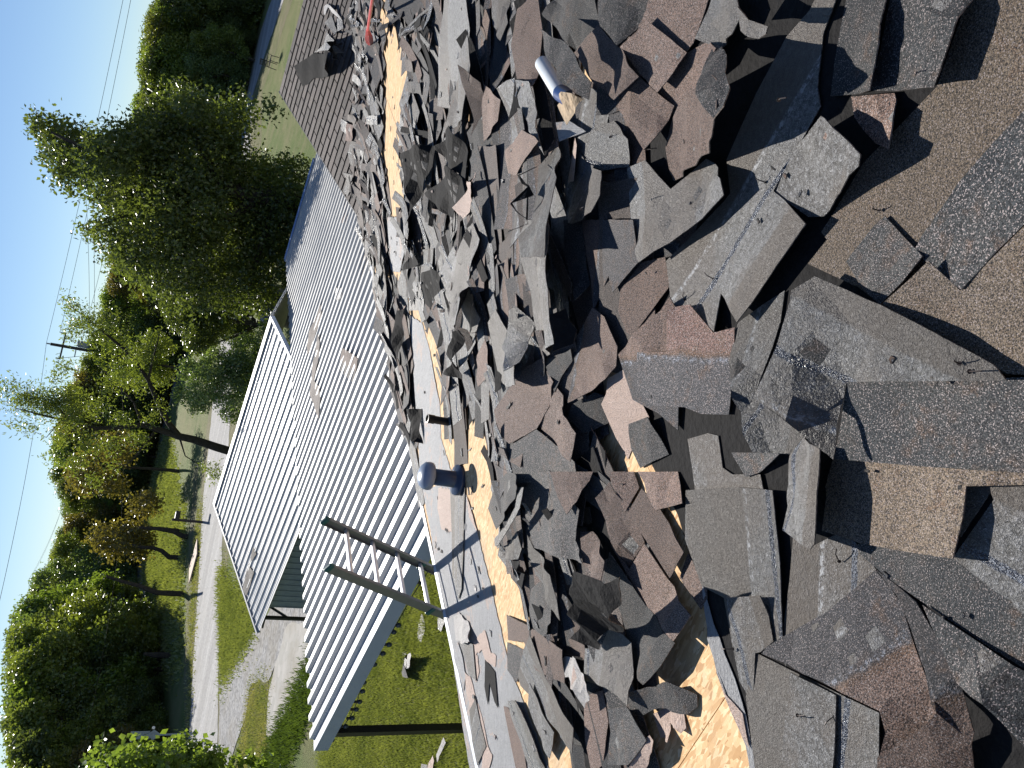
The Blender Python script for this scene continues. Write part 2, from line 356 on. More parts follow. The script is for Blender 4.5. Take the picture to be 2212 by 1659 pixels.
M['leafC'] = leaf_mat('yellowing_leaves', (0.06, 0.075, 0.018), (0.095, 0.10, 0.025))
M['leafD'] = leaf_mat('dusty_green_leaves', (0.045, 0.07, 0.028), (0.085, 0.115, 0.045))
M['leafE'] = leaf_mat('rusty_leaves', (0.065, 0.058, 0.018), (0.09, 0.074, 0.022))
M['leafG'] = leaf_mat('bright_green_leaves', (0.045, 0.07, 0.015), (0.09, 0.12, 0.028), 0.55)

# ================================================================== THE GROUND
def sheet(name, pts, mat, up, kind='structure', rough=0.10):
    """flat patch of ground from an outline in the picture, laid on the terrain"""
    P0 = [ground(x, y) for x, y in pts]; P = []; rj = random.Random(len(pts)*3+len(name))
    for i, p in enumerate(P0):                    # uneven margins
        q = P0[(i+1) % len(P0)]; P.append(p); L = (q-p).length; k = min(60, int(L/0.35)); d = (q-p)/max(L, 1e-6); dn = Vector((-d.y, d.x, 0)); w = 0.0
        for j in range(1, k):
            w = w*0.7+rj.uniform(-1, 1)*rough; P.append(p.lerp(q, j/k)+dn*w)
    bm = bmesh.new(); bm.faces.new([bm.verts.new((p.x, p.y, 0)) for p in P])
    bmesh.ops.bisect_plane(bm, geom=bm.verts[:]+bm.edges[:]+bm.faces[:], plane_co=(0, 12, 0), plane_no=(0, 1, 0))
    for v in bm.verts: v.co.z = gz(v.co.y)+up
    bmesh.ops.triangulate(bm, faces=bm.faces[:]); bmesh.ops.recalc_face_normals(bm, faces=bm.faces[:])
    if sum(f.normal.z for f in bm.faces) < 0: bmesh.ops.reverse_faces(bm, faces=bm.faces[:])
    me = bpy.data.meshes.new(name); bm.to_mesh(me); bm.free(); me.materials.append(mat)
    return tag(link(name, me), kind=kind)
xs = [-600, -40, -15, 15, 40, 600]; ys = [-60, -5, 12, 700]
vs = [(x, y, gz(y)) for y in ys for x in xs]; n = len(xs)
tag(mesh_from('ground', vs, [(j*n+i, j*n+i+1, (j+1)*n+i+1, (j+1)*n+i) for j in range(len(ys)-1) for i in range(n-1)], M['lawn']), kind='structure')
sheet('dry_roadside_verge', [(398, 1800), (403, 1572), (418, 1306), (430, 1106), (445, 946), (455, 853), (490, 700), (525, 207), (560, 60), (640, -60), (632, 0), (566, 203), (560, 500), (520, 850), (514, 913), (503, 1053), (492, 1206), (484, 1440), (480, 1606), (475, 1800)], M['verge'], 0.004)
sheet('gravel_road', [(402, 1800), (410, 1572), (425, 1306), (437, 1106), (452, 946), (463, 853), (500, 560), (530, 207), (560, 80), (587, 0), (600, -60), (640, -60), (613, 0), (585, 80), (547, 203), (530, 500), (500, 850), (497, 913), (487, 1053), (480, 1206), (473, 1440), (470, 1606), (466, 1800)], M['road'], 0.012)
sheet('grey_gravel_drive', [(472, 1760), (474, 1560), (477, 1466), (520, 1406), (547, 1366), (600, 1302), (667, 1300), (700, 1320), (690, 1420), (617, 1393), (580, 1472), (541, 1486), (530, 1556), (500, 1640), (490, 1760)], M['gravel'], 0.020)
sheet('dry_grass_patch', [(541, 1486), (580, 1472), (577, 1586), (570, 1640), (540, 1720), (495, 1760), (530, 1556)], M['verge'], 0.012)
sheet('concrete_slab', [(700, 1330), (640, 1345), (617, 1359), (583, 1490), (577, 1586), (584, 1600), (634, 1530), (677, 1460), (720, 1420)], M['slab'], 0.028)
sheet('dirt_lane', [(396, 735), (367, 853), (350, 920), (330, 1020), (311, 1086), (305, 1139), (296, 1256), (298, 1420), (316, 1420), (318, 1256), (325, 1139), (328, 1086), (340, 1020), (357, 920), (374, 853), (402, 735)], M['asphalt'], 0.02)
sheet('shaded_dry_strip', [(404, 1700), (398, 1500), (402, 1300), (412, 1106), (420, 1000), (428, 1000), (424, 1106), (414, 1300), (409, 1500), (410, 1700)], M['verge'], 0.006)

# ================================================================== THE HOUSE
house = empty('house', AZp(2, 6, 0)); tag(house, 'house whose low brown shingle roof is half stripped down to the sheathing', 'house')
def slab(pts, t, name, mat, parent, n=RN):
    k = len(pts); vs = list(pts)+[p-n*t for p in pts]
    fs = [tuple(range(k)), tuple(range(2*k-1, k-1, -1))]+[(i, i+k, (i+1) % k+k, (i+1) % k) for i in range(k)]
    return mesh_from(name, vs, fs, mat, parent)
A_R = -2.2; BL, BR = -5.0, 22.0
deck = slab([AB(EAVE_A-0.02, BL, -0.014), AB(EAVE_A-0.02, BR, -0.014), AB(A_R, BR, -0.014), AB(A_R, BL, -0.014)], 0.12, 'roof_deck', M['black'], house)
def backz(a): return AB(A_R, 0).z + (a-A_R)*TP
slab([AZp(A_R, BL, backz(A_R)-0.02), AZp(A_R, BR, backz(A_R)-0.02), AZp(A_R-7, BR, backz(A_R-7)), AZp(A_R-7, BL, backz(A_R-7))], 0.1, 'rear_roof', M['W'], house, Vector((0, 0, 1)))
# sheathing boards 1.22 x 2.44 in staggered rows, 4 mm joints
r = 0; a1 = EAVE_A-0.03
while a1 > A_R:
    a0 = max(A_R, a1-1.216); b = BL + (0 if r % 2 else -1.22)
    while b < 14.6:
        b0, b1 = max(BL, b), min(BR, b+2.434)
        if b1 > b0+0.1:
            jit = rng.uniform(-0.0015, 0.0015)
            c4 = [AB(a1, b0, jit), AB(a1, b1, jit), AB(a0, b1, jit), AB(a0, b0, jit)]
            vs = c4+[p-RN*0.013 for p in c4]
            mesh_from('osb_panel', vs, [(0, 1, 2, 3), (0, 4, 5, 1), (1, 5, 6, 2), (2, 6, 7, 3), (3, 7, 4, 0)], M['osb'], deck,
                      uvs=[(b0+r, a1), (b1+r, a1), (b1+r, a0), (b0+r, a0)]*2)
        b += 2.438
    a1 = a0-0.004; r += 1
mb = MB(); mb.box(AB(EAVE_A-0.015, BL, 0.004), Bh*(12.0+abs(BL)-0.42), Ah*0.05, Vector((0, 0, 0.004))); mb.box(AB(EAVE_A+0.03, BL, -0.075), Bh*(16.4), Ah*0.006, Vector((0, 0, 0.078)))
mb.build('drip_edge', M['trim'], house)
mb = MB(); mb.box(AB(EAVE_A+0.005, BL, -0.20), Bh*16.4, Ah*0.022, Vector((0, 0, 0.17))); mb.build('fascia_board', M['trim'], house)
mb = MB(); zt = 2.6
mb.box(AZp(4.95, BL+0.3, 0), Bh*16, Ah*0.15, Vector((0, 0, zt))); mb.box(AZp(-8.8, BL+0.3, 0), Bh*26, Ah*0.15, Vector((0, 0, zt)))
mb.box(AZp(-8.8, BL+0.3, 0), Bh*0.15, Ah*13.8, Vector((0, 0, zt))); mb.build('wall', M['wall'], house)
# wing with the intact shingles: courses run along the slope edge, ridge parallel to the down-slope direction
WB0, WBR, WA = 11.58, 16.55, 5.38
WN = Vector((-Bh.x*TP, -Bh.y*TP, 1)).normalized()
def WP(a, b, h=0.0): return Ah*a + Bh*b + Vector((0, 0, EAVE_Z+(b-WB0)*TP)) + WN*h
def val_a(b): return EAVE_A-(b-WB0)                # the valley
wing = slab([WP(WA, WB0, -0.02), WP(WA, WBR, -0.02), WP(val_a(WBR)-0.1, WBR, -0.02), WP(val_a(WB0)-0.1, WB0, -0.02)], 0.08, 'wing_roof', M['black'], house, WN)
slab([AZp(WA, WBR, WP(0, WBR).z), AZp(WA, 2*WBR-WB0, EAVE_Z), AZp(-1, 2*WBR-WB0, EAVE_Z), AZp(-1, WBR, WP(0, WBR).z)], 0.08, 'wing_rear_roof', M['W'], house, Vector((0, 0, 1)))
mesh_from('gable_wall', [AZp(5.2, WB0+0.2, 0), AZp(5.2, 2*WBR-WB0-0.2, 0), AZp(5.2, 2*WBR-WB0-0.2, EAVE_Z-0.1), AZp(5.2, WBR, WP(0, WBR).z-0.12), AZp(5.2, WB0+0.2, EAVE_Z-0.1),
     AZp(5.05, WB0+0.2, 0), AZp(5.05, 2*WBR-WB0-0.2, 0), AZp(5.05, 2*WBR-WB0-0.2, EAVE_Z-0.1), AZp(5.05, WBR, WP(0, WBR).z-0.12), AZp(5.05, WB0+0.2, EAVE_Z-0.1)],
     [(0, 1, 2, 3, 4), (9, 8, 7, 6, 5), (0, 5, 6, 1), (1, 6, 7, 2), (4, 9, 5, 0)], M['wall'], house)
mb = MB(); mb.box(WP(WA, WB0, 0.012), WP(WA, WBR)-WP(WA, WB0), Ah*0.02, Vector((0, 0, -0.13))); mb.build('rake_trim', M['post'], house)
tabs = []; expo = 0.205; TAB = 0.44; L = (WBR-WB0)/math.cos(R_(14)); kmax = int(L/expo)
for k in range(kmax+1):
    a = WA+0.012 - (0.0 if k % 2 else -0.0); first = TAB*(0.5 if k % 2 else 1.0)
    b0 = WB0 + k*expo*math.cos(R_(14)); lim = val_a(b0)
    while a > lim:
        tabs.append((k, b0, a, first)); a -= first; first = TAB
tabs.sort(key=lambda t: (WP(t[2], t[1])-EYE).length)
def tab_vs(b0, a, w, k, j):
    c = [WP(a-w+0.009, b0, 0.016+j), WP(a-0.009, b0, 0.016+j), WP(a-0.009, b0+expo*0.93, 0.001+j), WP(a-w+0.009, b0+expo*0.93, 0.001+j)]
    return c + [p-WN*0.011 for p in c]
TF = [(3, 2, 1, 0), (0, 1, 5, 4), (1, 2, 6, 5), (2, 3, 7, 6), (3, 0, 4, 7)]
rest_v, rest_f, rest_u = [], [], []
for i, (k, b0, a, w) in enumerate(tabs):
    j = rng.uniform(0, 0.004); vs = tab_vs(b0, a, w, k, j); uv = [(0.31*(i % 13)+p.dot(Ah), k*0.37-30) for p in vs[:4]]*2
    uv = [(p.dot(Ah)+k*0.2, -20+p.dot(Bh)) for p in vs]
    if i < 296: mesh_from('shingle', vs, TF, M['W'], wing, uvs=uv)
    else:
        o = len(rest_v); rest_v += vs; rest_f += [tuple(o+q for q in f) for f in TF]; rest_u += uv
if rest_v: tag(mesh_from('shingle_field', rest_v, rest_f, M['W'], wing, uvs=rest_u), kind='stuff')

# ================================================================== PORCH ROOF (ribbed metal)
PZ = 2.75
porch = empty('porch_roof', AZp(9, 8, 0)); tag(porch, 'long flat porch roof of white ribbed metal panels beside the stripped roof', 'porch roof')
PA0, PA1, PB0, PB1 = 5.44, 9.86, 5.02, 17.05
def pz(a): return PZ - (a-PA0)*0.012
prof = [(0, 0), (0.52, 0), (0.57, 0.052), (0.92, 0.052), (1.0, 0)]; PIT = 0.245
def ribbed(origin, along, across, up, length, nrib, pitch, prof, sc=1.0):
    """ribbed sheet: ribs run along, profile goes across; closed underside"""
    pts = []
    for k in range(nrib):
        for u, h in prof[:-1]: pts.append(((k+u)*pitch, h*sc))
    pts.append((nrib*pitch, 0)); n = len(pts)
    vs = []
    for e in (0, 1):
        for d in (0, -0.006):
            for u, h in pts: vs.append(origin + along*length*e + across*u + up*(h+d))
    fs = []
    for i in range(n-1):
        fs.append((i, i+1, 2*n+i+1, 2*n+i)); fs.append((n+i+1, n+i, 3*n+i, 3*n+i+1))
        fs.append((i+1, i, n+i, n+i+1)); fs.append((2*n+i, 2*n+i+1, 3*n+i+1, 3*n+i))
    fs.append((0, 2*n, 3*n, n)); fs.append((n-1, 2*n-1, 4*n-1, 3*n-1))
    return vs, fs
b = PB0; i = 0
alongP = (AZp(PA1, 0, pz(PA1))-AZp(PA0, 0, pz(PA0))); LP = alongP.length; alongP = alongP/LP
while b < PB1-0.1:
    vs, fs = ribbed(AZp(PA0, b, pz(PA0)) + Vector((0, 0, 0.0015*(i % 2))) - alongP*0.3, alongP, Bh, Vector((0, 0, 1)), LP+0.3+rng.uniform(-0.02, 0.02), 4, PIT, prof)
    pn = mesh_from('metal_panel', vs, fs, M['metal'], porch); mb = MB()
    for q in (0.2, 1.5, 2.9, 4.2):
        for u in (1, 3): mb.lathe(AZp(PA0+q, b+(u+0.25)*PIT, pz(PA0+q)), (0, 0, 1), [(0.011, 0), (0.011, 0.006), (0.005, 0.01)], 6)
    tag(mb.build('screws', M['screw'], pn), kind='stuff'); b += 4*PIT; i += 1
PBE = b
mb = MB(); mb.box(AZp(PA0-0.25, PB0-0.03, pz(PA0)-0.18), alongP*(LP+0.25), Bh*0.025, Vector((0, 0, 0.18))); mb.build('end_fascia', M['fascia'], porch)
mb = MB(); mb.box(AZp(PA0-0.2, PB0-0.035, pz(PA0)+0.002), alongP*(LP+0.2), Bh*0.10, Vector((0, 0, 0.006))); mb.build('edge_flashing', M['trim'], porch)
mb = MB(); mb.box(AZp(PA0+1.6, PBE, pz(PA0)-0.10), alongP*(LP-1.6), Bh*0.03, Vector((0, 0, 0.17)))
mb.box(AZp(PA0+1.6, PBE-0.10, pz(PA0)+0.045), alongP*(LP-1.6), Bh*0.12, Vector((0, 0, 0.012))); mb.build('blue_end_trim', M['bluetrim'], porch)
mb = MB(); mb.box(AZp(PA1-0.2, PB0+0.0, 2.48), Bh*(PBE-PB0), Ah*0.05, Vector((0, 0, 0.18))); mb.build('beam', M['post'], porch)
for bb in (PB0+0.09, PB0+4.0, PB0+8.0, PBE-0.2):
    mb = MB(); mb.cbox(AZp(PA1-0.26, bb, 1.24), 0.10, 0.10, 2.48, Ah, Bh); mb.build('post', M['post'], porch)

# ================================================================== CARPORT
cp = empty('carport', AZp(13, 14, 0)); tag(cp, 'separate gabled metal carport with horizontal ribs beyond the porch roof', 'carport')
CA0, CA1, CB0, CBR = 9.93, 16.2, 11.1, 14.5; CZ = 1.95; CT = math.tan(R_(16))
upC = Vector((-Bh.x*CT, -Bh.y*CT, 1)).normalized(); acr = (Bh + Vector((0, 0, CT))).normalized(); slen = (CBR-CB0)/math.cos(R_(16))
prof2 = [(0, 0), (0.20, 0), (0.23, 0.007), (0.27, 0.007), (0.30, 0), (0.45, 0), (0.48, 0.007), (0.52, 0.007), (0.55, 0), (0.76, 0), (0.82, 0.03), (0.92, 0.03), (1.0, 0)]
d = 0; i = 0
while d < slen-0.05:
    vs, fs = ribbed(AZp(CA0, CB0, CZ)+acr*d, Ah, acr, upC, CA1-CA0, 3, 0.232, prof2); pn = mesh_from('metal_panel', vs, fs, M['metal'], cp)
    mb = MB()
    for q in range(5):
        for u in range(3): mb.lathe(AZp(CA0+0.3+q*1.4, CB0, CZ)+acr*(d+(u+0.6)*0.232)+upC*0.002, upC, [(0.012, 0), (0.012, 0.007), (0.005, 0.012)], 6)
    tag(mb.build('screws', M['screw'], pn), kind='stuff'); d += 3*0.232; i += 1
slen = d; top = AZp(CA0, CB0, CZ)+acr*slen; bR = top.dot(Bh)
acr2 = (Bh - Vector((0, 0, CT))).normalized(); up2 = Vector((Bh.x*CT, Bh.y*CT, 1)).normalized()
vs, fs = ribbed(top+Vector((0, 0, 0)), Ah, acr2, up2, CA1-CA0, 15, 0.232, prof2); mesh_from('rear_metal_panels', vs, fs, M['metal'], cp)
mb = MB(); mb.box(top-Ah*0.03+upC*0.04-acr*0.12, Ah*(CA1-CA0+0.06), acr*0.13, upC*0.006); mb.box(top-Ah*0.03+up2*0.04-acr2*0.01, Ah*(CA1-CA0+0.06), acr2*0.13, up2*0.006); mb.build('ridge_cap', M['trim'], cp)
for nm, a in (('rake_trim', CA0-0.03), ('rake_trim', CA1-0.02)):
    mb = MB(); mb.box(AZp(a, CB0, CZ)+upC*0.035, acr*slen, Ah*0.07, upC*0.006); mb.box(AZp(a, CB0, CZ)-upC*0.05, acr*slen, Ah*0.006, upC*0.085)
    mb.box(top+Ah*(a-CA0)+up2*0.035, acr2*slen, Ah*0.07, up2*0.006); mb.build(nm, M['insul'] if a > 12 else M['trim'], cp)
for a, bb in ((CA1-0.45, CB0+0.12), (CA1-0.45, 2*bR-CB0-0.3), (CA0+0.2, 2*bR-CB0-0.3), (CA0+0.2, CB0+0.12)):
    mb = MB(); mb.cbox(AZp(a, bb, (CZ-0.06)/2), 0.07, 0.07, CZ-0.06, Ah, Bh)
    if a > 12 and bb < 12: mb.tube([AZp(a, bb, 1.35), AZp(a-0.02, bb+0.45, CZ+0.05)], 0.035, 4); mb.tube([AZp(a, bb, CZ-0.05), AZp(a+0.4, bb, CZ-0.08)], 0.03, 4)
    mb.build('post', M['post'], cp)
vs, fs = ribbed(AZp(CA0+0.1, CB0+0.2, 0.02), Vector((0, 0, 1)), Ah, -Bh, CZ-0.06, 27, 0.2, prof2, 1.0)
mesh_from('side_wall', vs, fs, M['gwall'], cp)

# ================================================================== TORN SHINGLES: draped one on another over the deck
GRES = 0.04; GA0, GB0 = -2.4, -4.0; GNA, GNB = 215, 480
HM = np.zeros((GNA, GNB))
def blur(h):
    p = np.pad(h, 1, 'edge'); q = (p[:-2]+p[1:-1]+p[2:])/3; return (q[:, :-2]+q[:, 1:-1]+q[:, 2:])/3
def pip(px, py, poly):
    ins = np.zeros(px.shape, bool); n = len(poly)
    for i in range(n):
        x1, y1 = poly[i]; x2, y2 = poly[(i+1) % n]
        if y1 == y2: continue
        c = ((y1 > py) != (y2 > py)) & (px < (x2-x1)*(py-y1)/(y2-y1)+x1); ins ^= c
    return ins
def basis(x, y, k):
    c = [np.ones_like(x), x, y]
    if k > 1: c += [x*x, x*y, y*y]
    return np.stack(c, -1)
def drape(poly, gap=0.004, pct=80, deg=2):
    """rest a stiff sheet on what already lies there: a gently bent surface fitted to the support and raised onto it"""
    P = np.array(poly); i0 = max(0, int((P[:, 0].min()-GA0)/GRES)-1); i1 = min(GNA, int((P[:, 0].max()-GA0)/GRES)+3)
    j0 = max(0, int((P[:, 1].min()-GB0)/GRES)-1); j1 = min(GNB, int((P[:, 1].max()-GB0)/GRES)+3)
    if i1-i0 < 2 or j1-j0 < 2: return None
    ga, gb = np.meshgrid(GA0+GRES*np.arange(i0, i1), GB0+GRES*np.arange(j0, j1), indexing='ij')
    mask = pip(ga, gb, poly); ca, cb = P[:, 0].mean(), P[:, 1].mean(); sup = HM[i0:i1, j0:j1]
    m_ = mask if mask.sum() > 8 else np.ones_like(mask); x = (ga-ca)[m_]; y = (gb-cb)[m_]; z = sup[m_]
    X = basis(x, y, deg); sc = max(1e-3, np.abs(x).max(), np.abs(y).max()); reg = np.array([0, .02, .02, .35, .35, .35][:X.shape[1]])*len(x)*sc*sc
    if deg > 1: reg[3:] *= sc*sc
    w = 1+2.0*(z > np.percentile(z, 60)); cf = np.linalg.solve(X.T@(X*w[:, None])+np.diag(reg+1e-9), X.T@(z*w)); r = z-X@cf
    up = min(max(0.0, np.percentile(r, pct)), 0.05 if deg > 1 else 0.02); h = np.maximum(basis(ga-ca, gb-cb, deg)@cf+up+gap, 0.0015)
    return (i0, j0, h, mask, ga, gb)
def samp(d, a, b):
    i0, j0, h, mask, ga, gb = d
    x = (np.asarray(a)-GA0)/GRES-i0; y = (np.asarray(b)-GB0)/GRES-j0
    x = np.clip(x, 0, h.shape[0]-1.001); y = np.clip(y, 0, h.shape[1]-1.001); ix = x.astype(int); iy = y.astype(int); fx = x-ix; fy = y-iy
    return (h[ix, iy]*(1-fx)+h[ix+1, iy]*fx)*(1-fy)+(h[ix, iy+1]*(1-fx)+h[ix+1, iy+1]*fx)*fy
def idw(a, b, pa, pb, w):
    """smooth lift surface through the lifts given at the outline's corners"""
    a = np.asarray(a, float); b = np.asarray(b, float); w = np.asarray(w, float)
    if not np.any(w): return np.zeros(a.shape)
    pa = np.asarray(pa); pb = np.asarray(pb); ca, cb = pa.mean(), pb.mean(); s_ = max(np.abs(pa-ca).max(), np.abs(pb-cb).max(), 1e-3)
    num = np.zeros(a.shape); den = np.zeros(a.shape); e = (0.16*s_)**2
    for x, y, v in zip(pa, pb, w):
        k = 1/((a-x)**2+(b-y)**2+e)**1.6; num += k*v; den += k
    f1 = num/den
    return np.maximum(f1*1.15, 0)
def put(d, lift_fn, t):
    i0, j0, h, mask, ga, gb = d
    if not mask.any(): return
    hh = h+lift_fn(ga, gb)+t; w = HM[i0:i0+h.shape[0], j0:j0+h.shape[1]]; w[mask] = np.maximum(w, hh)[mask]
def finish(name, bm, mats, t, uvf, parent=None):
    """bm: flat sheet already in world place with layer 'abh'; give it thickness, sides, uv"""
    vs = [v.co.copy() for v in bm.verts]; bm.verts.index_update(); n = len(vs)
    tops = [[v.index for v in f.verts] for f in bm.faces]; bm.normal_update()
    nr = [v.normal.copy() if v.normal.length > .1 else RN for v in bm.verts]
    be = [(e.verts[0].index, e.verts[1].index, e) for e in bm.edges if len(e.link_faces) == 1]
    V = vs+[p-q*t for p, q in zip(vs, nr)]; Fc = [tuple(f) for f in tops]+[tuple(i+n for i in f[::-1]) for f in tops]; mi = [0]*len(tops)+[1]*len(tops)
    for a, b, e in be:
        f = e.link_faces[0]; l = [v.index for v in f.verts]; k = l.index(a)
        if l[(k+1) % len(l)] != b: a, b = b, a
        Fc.append((b, a, a+n, b+n)); mi.append(2)
    uv = [uvf(p) for p in vs]; o = mesh_from(name, V, Fc, mats, parent, mi, uv+uv)
    return o
SLOT = {'B': ('B', 'U'), 'K': ('K', 'U'), 'T': ('T', 'U'), 'R': ('R', 'V'), 'U': ('U', 'K'), 'V': ('V', 'B'), 'X': ('X', 'K'), 'S': ('S', 'S'), 'P': ('P', 'P'), 'C': ('C', 'P'), 'G': ('W', 'U')}
def mats_of(k):
    a, b = SLOT[k]; return [M[a], M[b], M['edge'] if k not in 'SPC' else M[a]]
FR = {'a': (1700, 0, 1.659), 'b': (1500, 900, 1.659), 'c': (1600, 1900, 1.43), 'd': (2700, 0, 1.508), 'e': (2600, 1000, 1.4946), 'f': (2600, 1980, 1.4946),
      'g': (1000, 0, 1.659), 'h': (1000, 900, 1.659), 'o': (0, 0, 1.0), 'k': (1600, 1900, 3.687), 'l': (1650, 2500, 1.6933), 'm': (1050, 0, 3.687), 'n': (1050, 400, 3.687), 'i': (800, 1900, 1.43), 'q': (1180, 1380, 3.687)}
def FD(fr, x, y):
    x0, y0, s = FR[fr]; return ((x0+x/s)/1.8445, (y0+y/s)/1.8445)
def piece(fr, kind, pts, label, cat='shingle', line=None, lift=None, t=0.0036, name='torn_shingle', group='torn shingles in the foreground', pct=None, gap=0.004, wob=0.004, cell=0.09, flip=False, plane='roof', jag=None):
    D = [FD(fr, x, y) for x, y in pts]; n = len(D); lf = np.zeros(n)
    fore = np.mean([q[0] for q in D]) > 1330
    if jag is None: jag = 0.0 if fore else 0.0018
    if fore and max(lf) < 0.1: lf = lf*0.55
    if pct is None: pct = 98 if np.mean([q[0] for q in D]) > 1400 else 88
    for k, v in (lift or {}).items(): lf[k] = v
    h = np.full(n, 0.03)
    for _ in range(9):
        ab = [to_ab(x, y, hh) for (x, y), hh in zip(D, h)]; d = drape(ab, gap, pct, 1 if fore else 2)
        if d is None: return None
        pa, pb = zip(*ab); h = np.clip(0.5*h+0.5*(samp(d, pa, pb)+idw(pa, pb, pa, pb, lf)), 0, 0.5)
    if jag:
        out = []; rr = random.Random(len(label)*7+n)
        for i in range(n):
            (x1, y1), (x2, y2) = ab[i], ab[(i+1) % n]; L = math.hypot(x2-x1, y2-y1); out.append(ab[i]); k = max(1, int(L/0.045))
            for q in range(1, k):
                f = q/k+rr.uniform(-.2, .2)/k; j = rr.uniform(-jag, jag); out.append((x1+(x2-x1)*f-(y2-y1)/L*j, y1+(y2-y1)*f+(x2-x1)/L*j))
        abf = out
    else: abf = ab
    ph = random.uniform(0, 6); kx, ky = random.uniform(3, 9), random.uniform(3, 9)
    wv = lambda a, b: wob*np.sin(np.asarray(a)*kx+ph)*np.cos(np.asarray(b)*ky+ph*2)+wob
    lfn = lambda a, b: idw(a, b, pa, pb, lf)+wv(a, b)
    bm = bmesh.new(); f = bm.faces.new([bm.verts.new((a, b, 0)) for a, b in abf]); bm.normal_update()
    if f.normal.z > 0: f.normal_flip()
    A_ = np.array(abf)
    for ax in (0, 1):
        lo, hi = A_[:, ax].min(), A_[:, ax].max(); k = int((hi-lo)/cell)
        if k > 26: k = 26
        for q in range(1, k+1):
            c = [0, 0, 0]; no = [0, 0, 0]; c[ax] = lo+(hi-lo)*q/(k+1); no[ax] = 1
            bmesh.ops.bisect_plane(bm, geom=bm.verts[:]+bm.edges[:]+bm.faces[:], plane_co=c, plane_no=no)
    bmesh.ops.triangulate(bm, faces=[f for f in bm.faces if len(f.verts) > 4])
    va = np.array([v.co.x for v in bm.verts]); vb = np.array([v.co.y for v in bm.verts]); vh = samp(d, va, vb)+lfn(va, vb)
    if line:
        p, q_ = [to_ab(*FD(fr, *z), 0.03) for z in line]
    else:
        p = ab[0]; q_ = (ab[0][0]+random.uniform(-1, 1), ab[0][1]+random.uniform(.2, 1))
    ux, uy = q_[0]-p[0], q_[1]-p[1]; L = math.hypot(ux, uy) or 1; ux /= L; uy /= L; off = 0 if line else -9.0
    uvd = {}
    for i, v in enumerate(bm.verts):
        a, b = va[i], vb[i]; co_ = AB(a, b, vh[i]); v.co = co_
        uvd[i] = ((a-p[0])*ux+(b-p[1])*uy, (a-p[0])*(-uy)+(b-p[1])*ux+off)
    it = iter(range(len(bm.verts))); bm.verts.index_update()
    o = finish(name, bm, mats_of(kind), t, lambda p_: uvd[next(it)]); bm.free()
    put(d, lfn, t*0.5); tag(o, label, cat, group); return o

# ---- loose scraps placed by roof coordinates, the lower layers first
def in_img(P):
    d = Vector(P)-EYE; w = d.dot(Fv)
    if w <= 0.2: return None
    return 1106-FPX*d.dot(Uv)/w, 829.5-FPX*d.dot(Rv)/w
def areas(L): return [[to_ab(*FD(fr, x, y), 0.01) for x, y in pts] for fr, pts in L]
HOLES = areas([
  ('g', [(905, -80), (960, -80), (950, 400), (1050, 400), (1030, 640), (960, 660), (1020, 950), (1000, 1100), (1010, 1300), (1020, 1560), (940, 1570), (925, 1300), (890, 1000), (890, 700), (900, 300)]),
  ('h', [(900, 0), (1010, 0), (1000, 300), (930, 300)]),
  ('h', [(1060, 590), (1130, 640), (1180, 800), (1250, 600), (1290, 700), (1260, 860), (1320, 880), (1270, 980), (1300, 1000), (1290, 1280), (1330, 1620), (1120, 1659), (1110, 1300), (1080, 900)]),
  ('c', [(135, 50), (210, 60), (370, 0), (500, 0), (545, 400), (560, 470), (600, 640), (700, 640), (760, 860), (600, 800), (610, 1110), (700, 1290), (840, 1600), (870, 1520), (980, 1520), (1060, 1700), (400, 1700), (340, 1300), (280, 850), (190, 500)]),
  ('f', [(240, 680), (300, 600), (340, 680), (370, 1000), (480, 1300), (600, 1800), (60, 1800), (20, 1450), (100, 1450), (220, 1350), (270, 1170), (110, 1090), (150, 900)]),
  ('c', [(1450, 190), (1600, 150), (1716, 560), (1620, 430), (1500, 190)]),
  ('b', [(1540, 1010), (1640, 950), (1800, 1260), (1680, 1300), (1690, 1480), (1660, 1540), (1500, 1170)]),
  ('l', [(340, 330), (400, 300), (500, 948), (430, 948), (370, 560)]),
])
def shrunk(h, k=0.0): return h
def in_hole(a, b):
    p = np.array([a]); q = np.array([b])
    return any(pip(p, q, h)[0] for h in HOLES)
def scrap_outline(L, Wd, rr, rag):
    """rectangle of shingle with torn ends; local u along, v across"""
    n = max(2, int(L/0.09)); m = max(1, int(Wd/0.1)); pts = []
    cut = rr.random()
    e0 = rr.gauss(0, .17)*Wd; e1 = rr.gauss(0, .17)*Wd
    grid = []
    for i in range(n+1):
        row = []
        for j in range(m+1):
            v = (j/m-.5)*Wd; sh = (j/m-.5); u0 = -L/2+e0*sh; u1 = L/2+e1*sh; u = u0+(u1-u0)*i/n
            if i in (0, n): u += rr.uniform(-rag, rag)
            if j in (0, m) and i not in (0, n): v += rr.uniform(-rag, rag)*0.25
            row.append((u, v))
        grid.append(row)
    return grid, n, m
